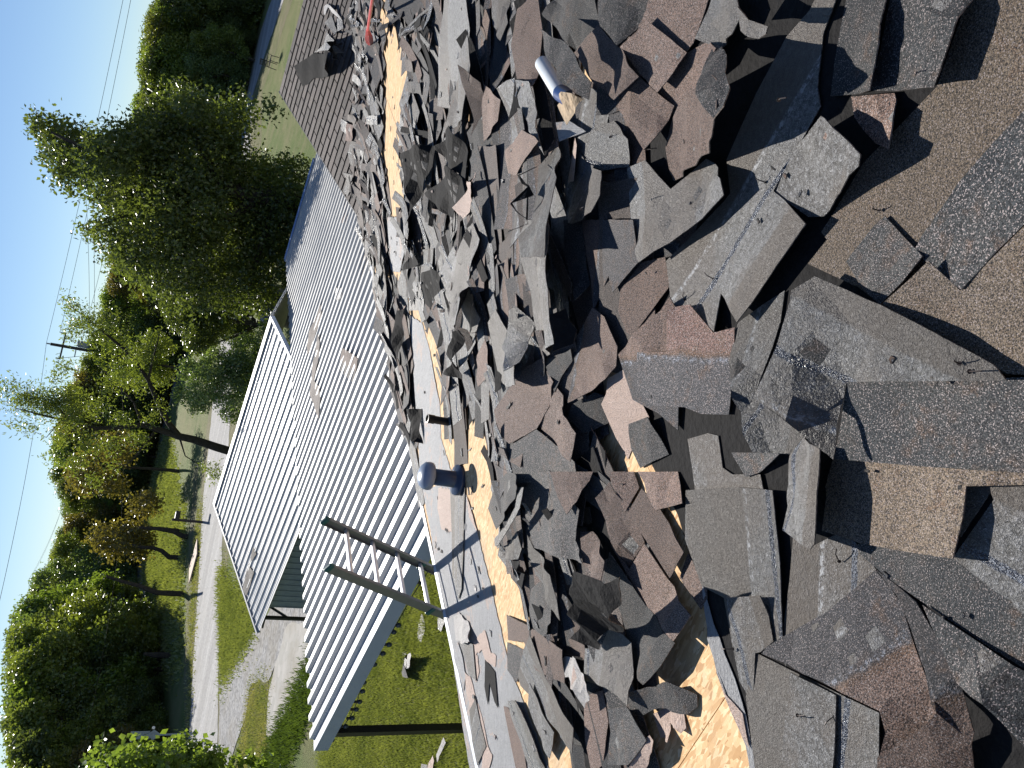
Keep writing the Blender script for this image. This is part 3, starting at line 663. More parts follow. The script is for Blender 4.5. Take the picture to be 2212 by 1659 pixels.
def scrap(a, b, L, Wd, ang, kind, rr, rag=0.012, lift=(0, 0, 0), pct=75):
    grid, n, m = scrap_outline(L, Wd, rr, rag); ca, sa = math.cos(ang), math.sin(ang)
    tr = lambda u, v: (a+u*sa+v*ca, b+u*ca-v*sa)
    rim = [grid[i][0] for i in range(n+1)]+[grid[n][j] for j in range(1, m+1)]+[grid[i][m] for i in range(n-1, -1, -1)]+[grid[0][j] for j in range(m-1, 0, -1)]
    poly = [tr(*p) for p in rim]
    d = drape(poly, 0.003, pct)
    if d is None: return None
    cl, ce, cs = lift; ph = rr.uniform(0, 6)
    def lfn(A, B):
        u = (np.asarray(A)-a)*sa+(np.asarray(B)-b)*ca; v = (np.asarray(A)-a)*ca-(np.asarray(B)-b)*sa
        x = u/(L/2); y = v/(Wd/2)
        return np.maximum(0, cl*x*x+ce*np.clip(x, 0, 1)**2+cs*np.clip(y*0.5+.5, 0, 1)**1.5+0.003*np.sin(u*6+ph))
    P = []; 
    for row in grid:
        for u, v in row: P.append(tr(u, v))
    P = np.array(P); H = samp(d, P[:, 0], P[:, 1])+lfn(P[:, 0], P[:, 1])
    vs = [AB(p[0], p[1], h) for p, h in zip(P, H)]; uv = [(g[0], g[1]+(0 if kind in 'UVB' else -9)+rr.choice([0.0, 0.02])) for row in grid for g in row]
    k = m+1; Fc = []; N = len(vs)
    for i in range(n):
        for j in range(m): Fc.append((i*k+j, (i+1)*k+j, (i+1)*k+j+1, i*k+j+1))
    nrm = (vs[k]-vs[0]).cross(vs[1]-vs[0])
    if nrm.dot(RN) < 0: Fc = [f[::-1] for f in Fc]
    nb = len(Fc); V = vs+[p-RN*0.004 for p in vs]; mi = [0]*nb+[1]*nb
    Fc += [tuple(q+N for q in f[::-1]) for f in Fc[:nb]]
    ring = [i*k for i in range(n+1)]+[n*k+j for j in range(1, m+1)]+[i*k+m for i in range(n-1, -1, -1)]+[j for j in range(m-1, 0, -1)]
    for q in range(len(ring)):
        x, y = ring[q], ring[(q+1) % len(ring)]; Fc.append((x, y, y+N, x+N)); mi.append(2)
    put(d, lfn, 0.003); return V, Fc, mi, uv+uv
def spot(rr, amin=-1.6, amax=5.3, bmin=-2.0, bmax=14.5):
    for _ in range(400):
        a = rr.uniform(amin, amax); b = bmin+(bmax-bmin)*rr.random()**0.8
        if b > WB0+(EAVE_A-a)-0.15: continue
        q = in_img(AB(a, b, 0.05))
        if q is None or not (-250 < q[0] < 2500 and -350 < q[1] < 1900): continue
        if in_hole(a, b): continue
        return a, b, q
    return None
def clear(a, b, L, Wd, ang):
    ca, sa = math.cos(ang), math.sin(ang)
    for u in (-.5, -.25, 0, .25, .5):
        for v in (-.45, .45):
            x, y = a+u*L*sa+v*Wd*ca, b+u*L*ca-v*Wd*sa
            if in_hole(x, y) or x > EAVE_A+0.12: return False
    return True
rr = random.Random(11); acc = {}
def lie(q): return -0.15 if q[0] < 940 else -0.75   # how the scraps have slid
KW = ['B']*8+['K']*4+['U']*4+['V']*4+['G']*2
def band(q): return 1.0 if q[0] < 1350 else 0.1
gap_shade = [('o', [(2380, -150), (2420, 1300), (2520, 1700), (2700, 2050), (2760, 2250), (2830, 2500), (2990, 3000), (3060, 3250), (4300, 3250), (4300, -200)]), ('o', [(1950, 1150), (2330, 1150), (2400, 1450), (2200, 1500), (1960, 1500)])]  # black sheets that paint in the shade of the gaps
for fr_, pts_ in gap_shade: piece(fr_, 'X', pts_, 'dark tar paper between '+('the big sheets near the viewer' if len(pts_) > 6 else 'the shingles in the middle of the roof'), 'roofing felt', t=0.002, name='gap_shade_sheet', group=None, wob=0.001, gap=0.001, cell=0.5)
for i in range(760):
    s = spot(rr)
    if s is None: continue
    a, b, q = s
    if q[0] > 1360: continue
    Ln = rr.uniform(0.6, 1.0); Wd = rr.choice([0.13, 0.17, 0.3, 0.3, 0.22]); ang = rr.gauss(lie(q), 0.3) if rr.random() < .8 else rr.uniform(-1.5, 1.5)
    if not clear(a, b, Ln, Wd, ang): continue
    kd = rr.choice(['B', 'K', 'G', 'V', 'X', 'B', 'K']); k = band(q)
    r_ = scrap(a, b, Ln, Wd, ang, kd, rr, 0.015, (rr.uniform(0, .015)*k, rr.uniform(0, .03)*k, rr.uniform(-.01, .04)*k), pct=55)
    if r_ is None: continue
    D = acc.setdefault(kd, ([], [], [], [])); o = len(D[0]); D[0].extend(r_[0]); D[1].extend(tuple(x+o for x in f) for f in r_[1]); D[2].extend(r_[2]); D[3].extend(r_[3])
heap_v, heap_f, heap_m, heap_u, heap_mats = [], [], [], [], []
for kd, D in acc.items():
    o = len(heap_v); mo = len(heap_mats); heap_mats += mats_of(kd); heap_v += D[0]; heap_f += [tuple(x+o for x in f) for f in D[1]]; heap_m += [x+mo for x in D[2]]; heap_u += D[3]
tag(mesh_from('shingle_debris', heap_v, heap_f, heap_mats, None, heap_m, heap_u), 'heap of torn shingle scraps covering most of the stripped roof', 'debris', None, 'stuff')
# ---- individual scraps on top of the heap
LOOK = {'B': 'brown', 'K': 'charcoal', 'U': 'light grey', 'V': 'dull grey', 'G': 'faded brown', 'X': 'black tarry'}
def where(q):
    x, y = q
    ys = [(150, 'at the far roof end'), (330, 'just below the intact shingles'), (520, 'level with far bare boards'), (700, 'beside the porch roof'), (860, 'above the black pipe'), (1020, 'above the mushroom vent'), (1200, 'above the ladder top'), (1400, 'above the ladder foot'), (9999, 'near the lower left roof corner')]
    w = next(t for l, t in ys if y < l)
    r = 'by the gutter' if x < 900 else 'in lower heap' if x < 1010 else 'in mid heap' if x < 1150 else 'in upper heap' if x < 1300 else 'by the big sheets'
    return r+' '+w, w
USED = {}
for i in range(260):
    s = spot(rr, 0.2, 5.25, -0.5, 13.5)
    if s is None: continue
    a, b, q = s
    if q[0] > 1420: continue
    Ln = rr.uniform(0.7, 1.05); Wd = rr.choice([0.14, 0.22, 0.31, 0.31]); ang = rr.gauss(lie(q), 0.28) if rr.random() < .85 else rr.uniform(-1.5, 1.5)
    if not clear(a, b, Ln, Wd, ang): continue
    kd = rr.choice(KW); st = rr.random()
    lf = (rr.uniform(0, .015), rr.uniform(0, .02), rr.uniform(0, .035)) if st < .8 else (rr.uniform(.02, .05), rr.uniform(0, .08), rr.uniform(-.02, .07))
    r_ = scrap(a, b, Ln, Wd, ang, kd, rr, 0.01, lf, pct=72)
    if r_ is None: continue
    o = mesh_from('torn_shingle', r_[0], r_[1], mats_of(kd), None, r_[2], r_[3]); w, g = where(q)
    size = 'long' if Ln > .88 else 'short'; shape = ('narrow' if Wd < .18 else 'wide'); pose = ('curled' if st >= .8 else 'tilted' if lf[2] > .03 else 'flat')
    lb = f'{size} {shape} {pose} {LOOK[kd]} scrap {w}'; tag(o, lb, 'shingle', 'loose shingle scraps in the heap'); USED.setdefault(lb, []).append(o)
ORD = ['nearest', 'second', 'third', 'fourth', 'fifth', 'sixth', 'seventh', 'eighth', 'ninth', 'tenth', 'eleventh', 'twelfth']
for lb, L_ in USED.items():
    if len(L_) > 1:
        for k_, o in enumerate(sorted(L_, key=lambda o: (Vector(o.data.vertices[0].co)-EYE).length)):
            o['label'] = (('nearer ' if k_ == 0 else 'farther ') if len(L_) == 2 else ORD[k_]+(' nearest ' if k_ else ' '))+lb

# narrow torn strips and crumbs strewn over the heap: more than anyone could count
acc = {}
def strew(n, amin, amax, bmin, bmax, Lr, Wr, kinds, sg, xmax, hmul, holes_ok=False):
    for i in range(n):
        if holes_ok:
            a, b = rr.uniform(amin, amax), rr.uniform(bmin, bmax); q = in_img(AB(a, b, .05))
            if q is None or b > WB0+(EAVE_A-a)-0.1: continue
        else:
            s = spot(rr, amin, amax, bmin, bmax)
            if s is None: continue
            a, b, q = s
        if q[0] > xmax or not (-100 < q[1] < 1760): continue
        Ln, Wd = rr.uniform(*Lr), rr.uniform(*Wr); ang = rr.gauss(lie(q), sg)
        if not holes_ok and not clear(a, b, Ln, Wd, ang): continue
        r_ = scrap(a, b, Ln, Wd, ang, rr.choice(kinds), rr, min(0.02, Wd*.25), (rr.uniform(0, .03)*hmul, rr.uniform(0, .05)*hmul, rr.uniform(-.01, .03)*hmul), pct=70)
        if r_ is None: continue
        kd = rr.choice(kinds); D = acc.setdefault(kd, ([], [], [], [])); o = len(D[0]); D[0].extend(r_[0]); D[1].extend(tuple(x+o for x in f) for f in r_[1]); D[2].extend(r_[2]); D[3].extend(r_[3])
def strewn(name, label):
    hv, hf, hm, hu, hx_ = [], [], [], [], []
    for kd, D in acc.items():
        o = len(hv); mo = len(hx_); hx_.extend(mats_of(kd)); hv += D[0]; hf += [tuple(x+o for x in f) for f in D[1]]; hm += [x+mo for x in D[2]]; hu += D[3]
    tag(mesh_from(name, hv, hf, hx_, None, hm, hu), label, 'debris', None, 'stuff'); acc.clear()
strew(420, 0.3, 5.3, -0.5, 13.5, (0.35, 0.95), (0.03, 0.12), ['B', 'K', 'U', 'V', 'G', 'U', 'V', 'B', 'X'], 0.3, 1280, 1.0)
strewn('strip_debris', 'narrow torn strips strewn over the shingle heap')

# ---- felt lying on the boards
def felt_piece(fr, pts, label, kind='S', **kw): return piece(fr, kind, pts, label, 'roofing felt', t=0.002, name='roofing_felt', group='torn roofing felt on the boards', wob=0.003, gap=0.002, **kw)
felt_piece('h', [(1050, 590), (1130, 640), (1185, 830), (1215, 1000), (1250, 1180), (1255, 1400), (1330, 1640), (1200, 1700), (1120, 1659), (1100, 1300), (1070, 900)], 'long silver felt strip beside the black vent pipe', jag=0.01)
felt_piece('h', [(895, -60), (1040, -60), (1010, 200), (985, 310), (925, 300)], 'silver felt patch below the far bare board strip', jag=0.01)
felt_piece('c', [(120, 60), (215, 50), (300, 20), (370, 100), (430, 300), (540, 750), (620, 1100), (700, 1290), (860, 1700), (400, 1720), (330, 1300), (270, 860), (190, 480), (160, 280)], 'wide silver felt sheet under the ladder shadow with pink tears', jag=0.012)
felt_piece('f', [(300, 500), (350, 690), (460, 1000), (560, 1300), (660, 1750), (590, 1750), (560, 1480), (470, 1250), (390, 1060), (330, 850)], 'narrow silver felt strip along the right bare board patch', jag=0.008)
P_ = lambda fr, pts, label, **kw: piece(fr, 'P', pts, label, 'paper scrap', t=0.0015, name='paper_scrap', group='pink backing paper left on the roof', wob=0.002, gap=0.002, **kw)
P_('l', [(345, 300), (380, 330), (415, 470), (455, 590), (500, 800), (530, 860), (500, 990), (450, 990), (470, 800), (430, 560), (380, 545), (350, 420)], 'long pink paper strip along the gutter edge', jag=0.01)
P_('l', [(440, 50), (480, 20), (500, 90), (520, 170), (555, 190), (550, 265), (490, 240), (460, 150), (400, 200), (400, 110)], 'ragged pink paper patch uphill of the ladder foot', jag=0.012)
P_('l', [(395, 200), (430, 190), (440, 300), (420, 370), (400, 330)], 'small pink paper tear beside the brown strip at the eave', jag=0.01)
P_('c', [(210, 60), (290, 70), (300, 240), (290, 320), (230, 300), (205, 180)], 'pale pink paper shreds between the mushroom vent and ladder', jag=0.012)
P_('c', [(370, 110), (400, 200), (440, 330), (425, 300), (385, 230)], 'thin pink paper sliver below the bare boards near the vent', jag=0.006)
P_('f', [(380, 1040), (440, 1180), (540, 1290), (580, 1500), (540, 1430), (470, 1280)], 'pink paper edge beside the right bare board patch', jag=0.01)
felt_piece('l', [(265, 130), (300, 100), (330, 200), (350, 330), (335, 430), (300, 300), (275, 230)], 'bluish felt scrap hanging at the gutter edge', 'S', jag=0.006)
piece('l', 'V', [(310, 95), (375, 105), (400, 115), (418, 360), (370, 320), (345, 210)], 'brown edged grey strip lying at the eave below the ladder', 'shingle', group=None)
piece('l', 'V', [(415, 480), (445, 640), (485, 800), (430, 930), (395, 760), (375, 560)], 'grey shingle lying along the gutter in the lower left', 'shingle', line=((440, 620), (410, 740)), group=None)
piece('c', 'V', [(280, 60), (362, 60), (355, 400), (345, 640), (325, 700), (290, 560), (285, 300)], 'straight grey shingle strip crossing the ladder shadow', 'shingle', line=((320, 60), (310, 700)))
piece('l', 'B', [(610, 530), (640, 540), (700, 690), (740, 800), (770, 1000), (700, 1000), (660, 800)], 'brown shingle strip half under the silver felt', 'shingle')
piece('l', 'U', [(635, 495), (690, 490), (760, 640), (830, 830), (900, 1000), (790, 1000), (720, 760), (660, 600)], 'long grey shingle beside the felt at the lower left', 'shingle', line=((650, 540), (760, 860)), lift={1: .03, 2: .03, 3: .03})
piece('c', 'C', [(300, 800), (330, 770), (385, 830), (390, 940), (350, 950), (310, 930)], 'light grey torn scrap just above the ladder foot', 'shingle', lift={3: .05, 4: .04}, jag=0.008)

# ---- traced shingles, lowest first; middle distance
pc = piece
pc('b', 'B', [(1760, 240), (1920, 205), (1945, 400), (1690, 730), (1650, 700), (1600, 560), (1620, 420)], 'reddish brown shingle below the shiny upturned pair')
pc('b', 'B', [(1600, 850), (1700, 710), (1940, 470), (1995, 560), (2010, 1000), (2000, 1350), (1870, 1240), (1700, 1150), (1640, 960)], 'wide brown and charcoal shingle beside the pink paper', line=((1700, 880), (1995, 860)), lift={0: .03, 1: .05, 2: .05})
pc('b', 'K', [(1240, -40), (1360, -40), (1420, 380), (1320, 490), (1280, 320), (1250, 200)], 'dark strip leaning into the tall shadowed gap', lift={3: .05})
pc('b', 'B', [(1360, -40), (1700, -40), (1745, 235), (1570, 440), (1540, 330), (1440, 560), (1420, 350), (1390, 200)], 'brown shingle with dark headlap beside the shadowed gap', line=((1520, 220), (1560, -20)))
pc('b', 'B', [(1320, 920), (1300, 800), (1350, 690), (1430, 540), (1510, 600), (1600, 800), (1590, 930), (1520, 1010), (1270, 1170), (1300, 1000)], 'brown shingle with dark half left of the pink paper', line=((1490, 560), (1440, 870)), lift={0: .02, 7: .04, 8: .04})
pc('b', 'K', [(1270, 1180), (1400, 1100), (1500, 1130), (1550, 1300), (1450, 1350), (1380, 1370), (1260, 1270)], 'charcoal scrap just downhill of the pink paper')
P_('b', [(1540, 1010), (1640, 950), (1720, 1100), (1800, 1260), (1800, 1400), (1690, 1480), (1665, 1545), (1590, 1400), (1500, 1180), (1530, 1110)], 'big bare pink paper patch showing between the brown shingles')
pc('b', 'K', [(1675, 1310), (1800, 1262), (1940, 1510), (1750, 1600), (1690, 1470)], 'square charcoal tab lying across the pink paper', lift={0: .02, 1: .02})
pc('b', 'B', [(1170, 1030), (1240, 1120), (1240, 1250), (1325, 1370), (1290, 1560), (1140, 1400), (1080, 1320), (1150, 1200)], 'brown strip beside the zigzag shadow crack', lift={3: .05, 4: .05, 2: .04})
pc('b', 'B', [(790, 1220), (880, 1080), (1000, 930), (1110, 870), (1175, 1030), (1140, 1200), (1060, 1340), (880, 1440), (810, 1370)], 'brown shingle with dark headlap in the middle of the roof', line=((1060, 900), (900, 1330)), lift={4: .04})
pc('b', 'K', [(1110, 880), (1285, 810), (1295, 900), (1230, 1000), (1195, 1100)], 'small charcoal tab in the middle of the heap', lift={1: .03})
pc('b', 'K', [(890, 1450), (1060, 1345), (1310, 1560), (1330, 1700), (950, 1700), (880, 1600)], 'broad charcoal and brown shingle beside the crack', line=None)
pc('b', 'B', [(660, 870), (725, 750), (752, 970), (670, 1065)], 'small square brown tab uphill of the bare board', lift={3: .03, 2: .03})
pc('b', 'U', [(740, 640), (790, 550), (840, 640), (900, 840), (918, 1050), (870, 1065), (810, 960)], 'shiny bluish upturned strip in the middle heap', line=((790, 600), (850, 900)), lift={4: .09, 5: .07, 3: .06})
pc('b', 'U', [(890, 560), (930, 530), (1050, 650), (1030, 760), (1010, 900), (950, 960), (905, 800)], 'grey upturned piece with a glossy label strip', line=((920, 560), (1010, 700)), lift={5: .03, 4: .04})
pc('b', 'U', [(560, 500), (610, 385), (692, 610), (650, 740), (600, 690)], 'pointed light grey upturned piece', line=((570, 520), (650, 720)), lift={3: .05, 2: .05})
pc('b', 'U', [(600, 20), (640, -20), (685, 90), (610, 370), (560, 480), (530, 650), (495, 695), (455, 450), (510, 250)], 'long curved light grey strip with a white line', line=((640, 0), (500, 560)), lift={4: .10, 5: .12, 6: .08, 7: .03})
pc('b', 'X', [(505, 700), (540, 680), (592, 760), (575, 1015), (442, 980), (470, 830)], 'black flap standing up beside the bare board', lift={0: .08, 1: .08, 5: .10, 4: .08})
pc('b', 'U', [(945, 80), (1000, -40), (1135, -40), (1118, 300), (1150, 600), (1182, 780), (1115, 870), (1070, 760), (1020, 430), (960, 220)], 'long lit upturned shingle with a bright tape line', line=((1030, 0), (1130, 840)), lift={2: .10, 3: .12, 4: .12, 5: .10})
pc('b', 'X', [(1150, 590), (1260, 545), (1335, 690), (1312, 780), (1172, 830)], 'black flap hanging at the end of the shadowed gap', lift={0: .05, 4: .05})
pc('b', 'K', [(1000, 940), (1040, 760), (1110, 870), (1060, 1000)], 'dark scrap wedged under the long lit shingle')
# ---- more traced scraps in the upper heap, black ones with shade painted in
pc('g', 'X', [(985, 1020), (1080, 955), (1222, 965), (1200, 1100), (1130, 1280), (1050, 1430), (1010, 1250)], 'black curled flap beside the lower end of the far bare boards', lift={0: .13, 1: .12, 6: .12, 5: .08})
pc('g', 'X', [(1150, 1280), (1290, 1090), (1400, 1180), (1422, 1300), (1330, 1440), (1240, 1385)], 'black rolled flap above the pale torn paper', lift={0: .12, 1: .12, 5: .08})
pc('g', 'X', [(1212, 970), (1310, 830), (1442, 1000), (1420, 1180), (1300, 1070)], 'black scrap painted as pit shadow below the long strips', lift={0: .10, 1: .10})
P_('g', [(1325, 1372), (1400, 1300), (1440, 1200), (1490, 1212), (1465, 1340), (1455, 1402), (1400, 1452)], 'torn pale pink paper at the edge of the dark pit', lift={2: .05, 3: .05})
pc('h', 'X', [(1130, 310), (1190, 272), (1262, 330), (1272, 480), (1232, 585), (1160, 430)], 'black tube like curled scrap above the long felt strip', lift={0: .12, 1: .12, 2: .06})
pc('h', 'X', [(1000, 300), (1035, 60), (1075, 130), (1112, 255)], 'black pointed scrap at the end of the far felt patch', lift={1: .10, 0: .07})
pc('h', 'X', [(980, 560), (1020, 555), (1035, 760), (1000, 900), (960, 740)], 'black scrap on the gutter side of the long felt strip', lift={0: .07, 1: .05, 4: .07})
pc('h', 'X', [(1030, 1210), (1130, 1210), (1140, 1440), (1060, 1420)], 'black square flap between the porch roof and the felt strip', lift={0: .09, 3: .09})
pc('l', 'X', [(480, 215), (545, 300), (568, 540), (545, 500), (508, 370), (500, 520), (478, 400)], 'forked patch painted as shade on the silver felt', name='torn_shingle')  # black outline stands in for the shade of a hole
pc('a', 'U', [(130, -30), (265, -30), (287, 200), (250, 480), (160, 720), (75, 700), (90, 300)], 'long grey upturned shingle high in the upper heap', line=((190, 0), (120, 700)), lift={0: .03, 5: .04, 6: .05})
pc('a', 'V', [(200, 560), (272, 230), (292, 430), (245, 790), (140, 865), (160, 700)], 'narrow grey strip with dark tape high in the upper heap', line=((255, 300), (185, 830)), lift={1: .05, 3: .07, 4: .07, 2: .06})
pc('a', 'V', [(430, -40), (555, -40), (540, 150), (490, 270), (440, 170)], 'grey upturned scrap at the very top of the upper heap', line=((520, -30), (500, 250)), lift={3: .05, 2: .05})
pc('a', 'B', [(300, 440), (385, 550), (362, 680), (322, 900), (250, 790)], 'brown shingle left of the zigzag crack in the upper heap', lift={1: .04})
pc('a', 'B', [(388, 562), (490, 660), (470, 800), (382, 935), (372, 700)], 'brown shingle right of the zigzag crack in the upper heap', lift={1: .04, 2: .04})
pc('a', 'B', [(560, 300), (600, 60), (730, -50), (765, 200), (745, 480), (700, 570), (600, 520)], 'large brown shingle left of the white wrapper', lift={5: .03})
pc('a', 'U', [(600, 530), (690, 540), (742, 700), (800, 1030), (722, 905), (640, 700)], 'tapering grey strip left of the white wrapper', lift={1: .03, 3: .04, 4: .04})
pc('a', 'B', [(520, 1000), (640, 860), (722, 905), (745, 935), (600, 1160), (540, 1140)], 'brown shingle above the dark curled flap', lift={0: .03})
# shingles by the ladder
pc('c', 'K', [(700, 80), (760, -30), (860, -30), (1020, 190), (1000, 360), (1035, 495), (890, 455), (760, 405), (710, 230)], 'large charcoal shingle with white scuffs uphill of the vent', lift={5: .05, 6: .04})
pc('c', 'B', [(860, -30), (1080, -30), (1040, 140), (1018, 210)], 'brown tab above the large charcoal shingle', lift={2: .03})
pc('c', 'K', [(500, 180), (560, 40), (600, -20), (650, -20), (660, 60), (600, 190), (550, 300)], 'mottled charcoal piece beside the bare board', lift={4: .05, 5: .06})
pc('c', 'U', [(590, 290), (650, 170), (665, 60), (690, 60), (675, 180), (560, 390), (545, 400)], 'thin lit strip curving along the bare board', lift={0: .06, 1: .06, 2: .05, 3: .07, 4: .08, 5: .06})
pc('c', 'V', [(570, 460), (590, 370), (630, 310), (660, 400), (660, 470), (600, 475)], 'rounded grey scrap with a bright edge by the bare board', line=((605, 350), (605, 470)), lift={4: .06, 5: .05})
pc('c', 'X', [(622, 480), (690, 480), (700, 560), (690, 640), (650, 600)], 'black sliver standing beside the bare board tip', lift={0: .1, 1: .08})
pc('c', 'V', [(720, 330), (760, 410), (850, 560), (905, 820), (860, 760), (790, 580), (730, 470)], 'narrow grey strip beside the dark pit', line=((740, 380), (880, 780)), lift={4: .06, 3: .08, 2: .08})
pc('c', 'K', [(745, 640), (800, 590), (850, 700), (850, 830), (820, 910), (760, 860), (735, 760)], 'charcoal triangle uphill of the bare board tip', lift={3: .03})
pc('c', 'B', [(1110, 120), (1190, 30), (1330, 200), (1392, 370), (1312, 520), (1200, 370)], 'uppermost brown tab of the long diagonal shingle', lift={0: .05, 5: .05})
pc('c', 'B', [(1205, 385), (1312, 524), (1394, 378), (1530, 580), (1655, 790), (1560, 935), (1400, 730)], 'middle brown tab of the long diagonal shingle', lift={4: .05, 5: .06})
pc('c', 'B', [(1190, -30), (1330, -30), (1362, 60), (1282, 200), (1200, 30)], 'brown tab in the row above the diagonal shingle', lift={})
pc('c', 'B', [(1288, 205), (1370, 66), (1480, 190), (1612, 430), (1532, 575), (1398, 370)], 'long brown tab in the row above the diagonal shingle', lift={3: .02})
pc('c', 'B', [(1540, 580), (1614, 440), (1725, 610), (1712, 700), (1660, 760)], 'last brown tab beside the right bare board patch')
pc('c', 'B', [(1350, -30), (1575, -30), (1602, 150), (1450, 190)], 'brown square tab above the bare board corner', lift={2: .03, 3: .03})
pc('c', 'K', [(1150, 600), (1190, 430), (1280, 560), (1400, 735), (1565, 945), (1480, 1080), (1380, 1185), (1320, 1060), (1300, 930), (1250, 760)], 'large charcoal shingle pointing at the right bare board patch', lift={4: .06, 5: .07, 6: .07})
pc('c', 'B', [(1050, 310), (1112, 310), (1162, 480), (1140, 615), (1060, 500)], 'brown scrap at the edge of the dark zigzag crack', lift={2: .05, 3: .05})
pc('c', 'B', [(930, 1000), (960, 920), (1050, 960), (1060, 1060), (1000, 1030), (940, 1050)], 'brown scrap above the crumpled white paper')
pc('c', 'U', [(1050, 975), (1130, 985), (1185, 870), (1260, 895), (1312, 945), (1322, 1080), (1292, 1300), (1165, 1200), (1050, 1160)], 'pale upturned shingle with a dark blue tape below the black flap', line=((1165, 880), (1150, 1200)), lift={6: .05, 7: .03})
pc('c', 'X', [(950, 760), (955, 640), (982, 540), (1060, 565), (1130, 592), (1150, 610), (1240, 572), (1250, 730), (1262, 885), (1180, 872), (1120, 985), (960, 920)], 'big black flap curling up in the middle of the stripped roof', lift={0: .2, 1: .25, 2: .28, 3: .28, 4: .27, 5: .27, 6: .28, 7: .2, 8: .08, 9: .03, 10: .0, 11: .06}, wob=0.0)
pc('c', 'B', [(600, 785), (700, 835), (920, 985), (932, 1175), (770, 1100), (700, 940), (612, 930)], 'brown shingle with straight cut pointing at the bare board', lift={2: .03})
pc('c', 'K', [(608, 940), (700, 985), (690, 1080), (660, 1170), (612, 1100)], 'small charcoal corner left of the blue taped shingle')
pc('c', 'V', [(700, 980), (735, 900), (830, 1150), (985, 1430), (972, 1572), (860, 1410), (680, 1190), (665, 1140)], 'long pointed upturned shingle with blue tape by the ladder', line=((690, 985), (960, 1560)), lift={3: .04, 4: .05, 5: .03})
pc('c', 'V', [(735, 1175), (870, 1455), (845, 1605), (765, 1440), (720, 1300)], 'grey upturned shingle beside the long pointed one', lift={1: .03, 2: .03})
pc('c', 'K', [(835, 1110), (925, 1180), (980, 1400), (985, 1440), (850, 1170)], 'charcoal sliver right of the long pointed shingle')
pc('c', 'B', [(1040, 1250), (1150, 1215), (1180, 1400), (1150, 1640), (1090, 1700), (1050, 1500)], 'brown strip below the crumpled paper')
pc('c', 'K', [(1180, 1320), (1290, 1310), (1400, 1500), (1300, 1640), (1180, 1640), (1200, 1450)], 'charcoal scrap at the lower edge beside the black gap', lift={2: .04, 3: .04})
pc('c', 'K', [(1340, 1225), (1540, 1165), (1692, 1240), (1692, 1310), (1640, 1352), (1500, 1312), (1425, 1350), (1380, 1285)], 'charcoal scrap lying on the right bare board patch', lift={1: .03, 0: .03, 4: .02}, jag=0.005)
P_('c', [(1430, 1350), (1520, 1310), (1610, 1340), (1622, 1430), (1590, 1462), (1530, 1400), (1510, 1515), (1470, 1485)], 'torn pink paper fork below the charcoal scrap on the boards', lift={4: .03, 6: .04}, jag=0.005)
piece('c', 'C', [(920, 1040), (960, 1025), (1005, 1035), (1040, 1110), (1075, 1180), (1102, 1270), (1080, 1312), (1000, 1210), (945, 1140)], 'crumpled pale paper lying by the pale upturned shingle', 'paper scrap', lift={2: .05, 3: .02, 4: .06, 5: .02, 7: .05}, t=0.0015, name='paper_scrap', group=None, jag=0.012, wob=0.02)
P_('c', [(1290, 1680), (1325, 1590), (1420, 1470), (1442, 1502), (1430, 1570), (1385, 1680)], 'long pale pink paper tongue at the lower edge', lift={3: .03, 4: .03})
# ---- foreground
pc('o', 'T', [(3224, 1051), (3300, 955), (3277, 925), (3310, 875), (3443, 650), (3734, 345), (3867, -40), (4180, -60), (4180, 1460), (4018, 1497), (3517, 1214), (3430, 1147)], 'big weathered tan shingle sheet at the right edge', cell=0.12)
pc('o', 'K', [(3376, 1041), (3489, 895), (3530, 862), (3622, 961), (3681, 1021), (3510, 1214), (3430, 1134)], 'dark square tab on the tan sheet', lift={5: .02, 4: .02})
pc('o', 'K', [(4190, 330), (3960, 570), (3821, 729), (3787, 782), (3675, 942), (3648, 995), (3681, 1034), (3831, 1154), (3972, 1000), (4190, 780)], 'dark green tinged headlap band across the tan sheet', line=None, lift={7: .025, 8: .025, 9: .03})
pc('o', 'T', [(3520, 1210), (3702, 1040), (3833, 1158), (3980, 1010), (4190, 800), (4190, 1500), (4025, 1490), (3800, 1375)], 'rough tan shingle tab at the right edge below the dark band', lift={0: .02, 1: .01}, cell=0.12)
pc('d', 'K', [(1170, 545), (1225, 300), (1290, -60), (1830, -60), (1690, 110), (1640, 260), (1547, 525), (1310, 548)], 'dark tab with oval scuffs at the upper right', lift={4: .04, 5: .04, 6: .04})
pc('d', 'K', [(925, 578), (960, 300), (1030, -60), (1275, -60), (1215, 260), (1158, 545), (1060, 568)], 'greenish dark tab beside the rainbow coloured streak', lift={4: .03, 5: .03})
pc('d', 'B', [(1050, 582), (1310, 560), (1300, 700), (1268, 893), (1195, 862), (1120, 780), (1068, 705)], 'small brown flap below the greenish dark tab', lift={3: .03, 2: .03})
pc('o', 'U', [(2657, 1040), (2750, 950), (2890, 800), (2912, 770), (2899, 637), (3018, 371), (3138, 146), (3231, 40), (3277, -60), (3357, -60), (3284, 133), (3258, 345), (3270, 424), (3177, 590), (3111, 703), (3081, 762), (3211, 892), (3100, 1050), (2938, 1283), (2874, 1168), (2848, 1322), (2744, 1215), (2680, 1223)], 'largest shiny upturned shingle with a bright tape band', line=((3270, 424), (2846, 1110)), lift={15: .03, 16: .06, 17: .05, 18: .05, 20: .03, 22: .04}, cell=0.1)
pc('o', 'V', [(3277, 462), (3350, 530), (3436, 617), (3430, 662), (3350, 770), (3284, 862), (3224, 865), (3081, 759), (3124, 690), (3177, 584)], 'grey upturned shingle corner with a curved edge', lift={1: .07, 2: .08, 3: .07, 4: .03, 0: .05})
